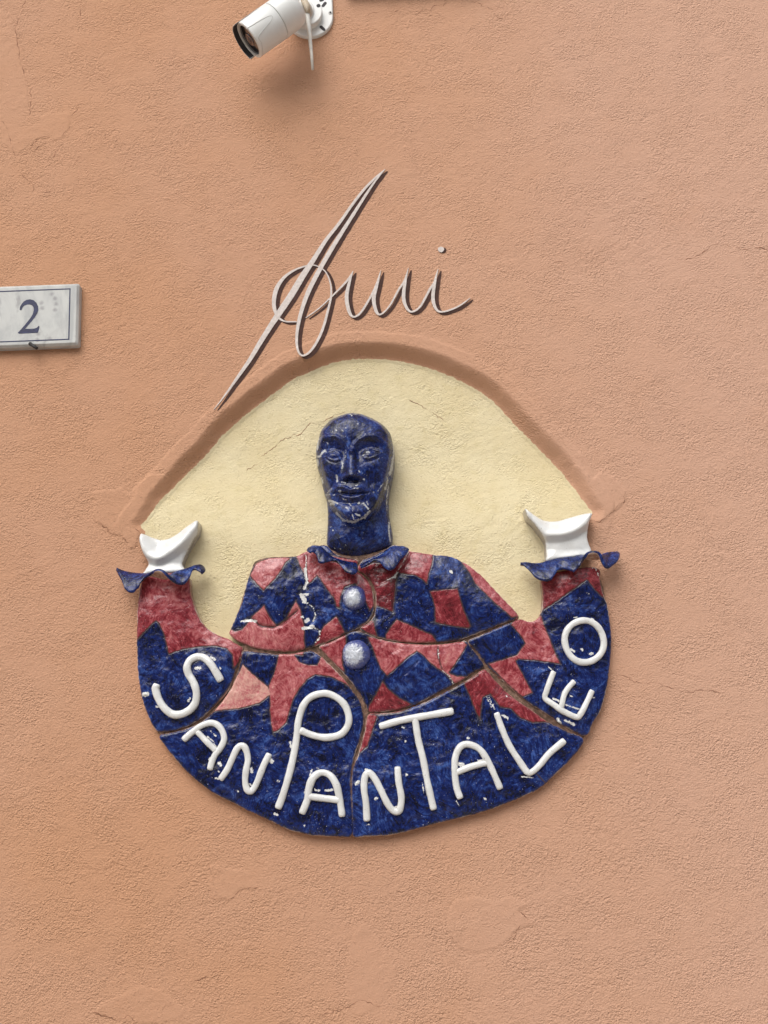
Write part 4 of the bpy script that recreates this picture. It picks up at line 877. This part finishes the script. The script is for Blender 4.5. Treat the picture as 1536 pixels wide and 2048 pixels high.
# body: a lathe about its own axis
Pf = Vector(P3d((496, 82), 95)); vw = (Pf - Vector(CAM)).normalized(); ei = Vector(RI * .815 + UP * .58); ei = (ei - vw * ei.dot(vw)).normalized()
Lb = 135; ax = -(ei * .947 + vw * .32).normalized(); Pb = Pf - ax * (Lb / 1000)
e1 = ax.cross(Vector((0, 0, 1))).normalized(); e2 = e1.cross(ax).normalized()     # e2 points up
def lathe(name, prof_, mat, n=56, a0=0, a1=360, close=True, cap0=False, cap1=False, smooth=True):
    vs = []; fs = []; full = abs(a1 - a0 - 360) < 1e-6; cnt = n if full else n + 1
    for t_, r_ in prof_:
        for k in range(cnt):
            a = R(a0 + (a1 - a0) * k / n)
            vs.append(tuple(Pf - ax * (t_ / 1000) + (e1 * math.cos(a) + e2 * math.sin(a)) * (r_ / 1000)))
    for l_ in range(len(prof_) - 1):
        for k in range(cnt if full else cnt - 1):
            k2 = (k + 1) % cnt; fs.append((l_ * cnt + k, (l_ + 1) * cnt + k, (l_ + 1) * cnt + k2, l_ * cnt + k2))
    if cap0: fs.append(tuple(range(cnt)))
    if cap1: fs.append(tuple((len(prof_) - 1) * cnt + k for k in range(cnt))[::-1])
    me = mesh(vs, fs, smooth); bm = bmesh.new(); bm.from_mesh(me); bmesh.ops.recalc_face_normals(bm, faces=bm.faces); bm.to_mesh(me); bm.free()
    me.polygons.foreach_set('use_smooth', [smooth] * len(me.polygons))
    if hasattr(me, 'set_sharp_from_angle'): me.set_sharp_from_angle(angle=R(35))
    return link(name, me, mat, cctv)
RB = 40.0
lathe('front_shell', [(6, RB - 7), (2.5, RB - 6), (2, RB - 1.5), (3.5, RB), (20, RB), (73, RB + .6), (74.5, RB - .4), (74.5, RB - 5)], M_wp)
lathe('rear_shell', [(75.4, RB - 5), (75.4, RB - .3), (76.6, RB + .6), (112, RB + .2), (124, RB - 2.5), (131, RB - 8), (134, RB - 16)], M_wp, cap1=True)
lathe('front_glass', [(5.2, RB - 6.5), (5.0, 1)], M_blk, cap1=True)
lathe('front_ring', [(5.1, RB - 7.2), (3.0, RB - 7.2), (1.8, RB - 6), (2.0, RB - 4.6)], M_wp2)
lathe('lens', [(5, 15), (3.4, 14), (3.0, 12), (3.4, 9.5), (2.2, 8), (.8, 5), (.2, 1.5)], M_lens, n=32, cap1=True)
# visor over the upper and left rim
lathe('visor', [(60, RB + .5), (58, RB + 1.0), (-8, RB + 1.0), (-9, RB + .6), (-9, RB - .4), (-7, RB - 1.0), (3, RB - 1.0)], M_wp, a0=-22, a1=128, n=44)
lathe('visor_lining', [(-8.8, RB - .9), (3, RB - 1.6)], M_slot, a0=-20, a1=126, n=40)
# pressed line of the side panel
def on_body(t_, a, r_): a = R(a); return Pf - ax * (t_ / 1000) + (e1 * math.cos(a) + e2 * math.sin(a)) * (r_ / 1000)
line_pts = []
for a_, b_ in cr(Zm(420, 0, 4.8, [(345, 278), (560, 155), (592, 190), (472, 345), (497, 420), (508, 525)]), 2.0):
    dv = Vector(FW + RI * (a_ - 768) / F - UP * (b_ - 1024) / F).normalized(); oc = Vector(CAM) - Pf
    d_ = dv - ax * dv.dot(ax); o_ = oc - ax * oc.dot(ax); rr_ = (RB + .3) / 1000
    A_, B_, C_ = d_.dot(d_), 2 * d_.dot(o_), o_.dot(o_) - rr_ * rr_; q_ = B_ * B_ - 4 * A_ * C_
    if q_ > 0: line_pts.append(Vector(CAM) + dv * ((-B_ - math.sqrt(q_)) / (2 * A_)))
# ball joint arm to the hub
hub3 = Vector(W(ch_[0], 34, ch_[1])); mid3 = Pb + ax * .006
for nm, a, b, r0, r1, mt in (('joint_arm', hub3 + Vector((0, .004, 0)), Pb + ax * .02 + Vector((0, .0, 0)), .019, .015, M_wp), ('joint_knuckle', hub3 + Vector((-.012, -.0, -.004)), hub3 + Vector((-.018, -.022, .004)), .021, .016, M_wp2)):
    v1, f1 = rod(a, b, r0, r1, 28); me = mesh(v1, f1); me.set_sharp_from_angle(angle=R(40)); link(nm, me, mt, cctv)
# dangling cable end with a lump of putty at its top
def tube3(name, pts3, rad, mat, parent, n=10):
    p = np.array([tuple(q) for q in pts3], float); out = cr([tuple(q) + (r_,) for q, r_ in zip(p, rad)], .004)
    vs = []; fs = []
    for i, q in enumerate(out):
        a = out[min(i + 1, len(out) - 1)][:3] - out[max(i - 1, 0)][:3]; d = Vector(a).normalized()
        u = d.cross(Vector((0, 1, 0))).normalized(); v = d.cross(u)
        for k in range(n):
            an = 2 * math.pi * k / n; vs.append(tuple(Vector(q[:3]) + (u * math.cos(an) + v * math.sin(an)) * q[3]))
        if i: fs += [((i - 1) * n + k, (i - 1) * n + (k + 1) % n, i * n + (k + 1) % n, i * n + k) for k in range(n)]
    fs += [tuple(range(n))[::-1], tuple((len(out) - 1) * n + k for k in range(n))]
    return link(name, mesh(vs, fs), mat, parent)
tube3('panel_line', line_pts, [.0006] * len(line_pts), M_wp2, cctv, 6)
zq = lambda a, b, h_: P3d(Zm(420, 0, 4.8, [(a, b)])[0], h_)
tube3('cable', [zq(925, 40, 62), zq(935, 130, 60), zq(948, 250, 58), zq(962, 400, 56), zq(975, 520, 55), zq(985, 668, 54)], [.0056, .0055, .0053, .0042, .0034, .0028], M_cable, cctv)
tube3('cable_putty', [zq(885, -30, 60), zq(905, 10, 62), zq(930, 60, 63), zq(940, 130, 62)], [.006, .0068, .0072, .0056], M_cableT, cctv)
tube3('cable_putty', [zq(915, 15, 58), zq(955, 60, 54), zq(972, 120, 46), zq(955, 160, 40)], [.004, .0045, .004, .003], M_cable, cctv)

# ------------------------------------------------------------------ board just above the picture (its lower edge and shade show at the top)
t0 = un([(690, -4)], 0)[0]; t1 = un([(960, -6)], 0)[0]
M_wood = m_plain('dark_wood', (.05, .025, .016), (.10, .05, .03), 40, .7, .5)
x0_, x1_, z0_ = t0[0], t1[0], max(t0[1], t1[1]) + 9
vs = []
for hh in (-4, 26):
    vs += [W(x0_, hh, z0_), W(x1_, hh, z0_), W(x1_, hh, z0_ + 95), W(x0_, hh, z0_ + 95)]
me = mesh(vs, [(4, 5, 6, 7), (0, 1, 5, 4), (1, 2, 6, 5), (2, 3, 7, 6), (3, 0, 4, 7)], False)
bd = link('wooden_board', me, M_wood); bd['label'] = 'dark board on the wall right of the security camera, cut by the top edge'; bd['category'] = 'board'
bv = bd.modifiers.new('bevel', 'BEVEL'); bv.width = .003; bv.segments = 2
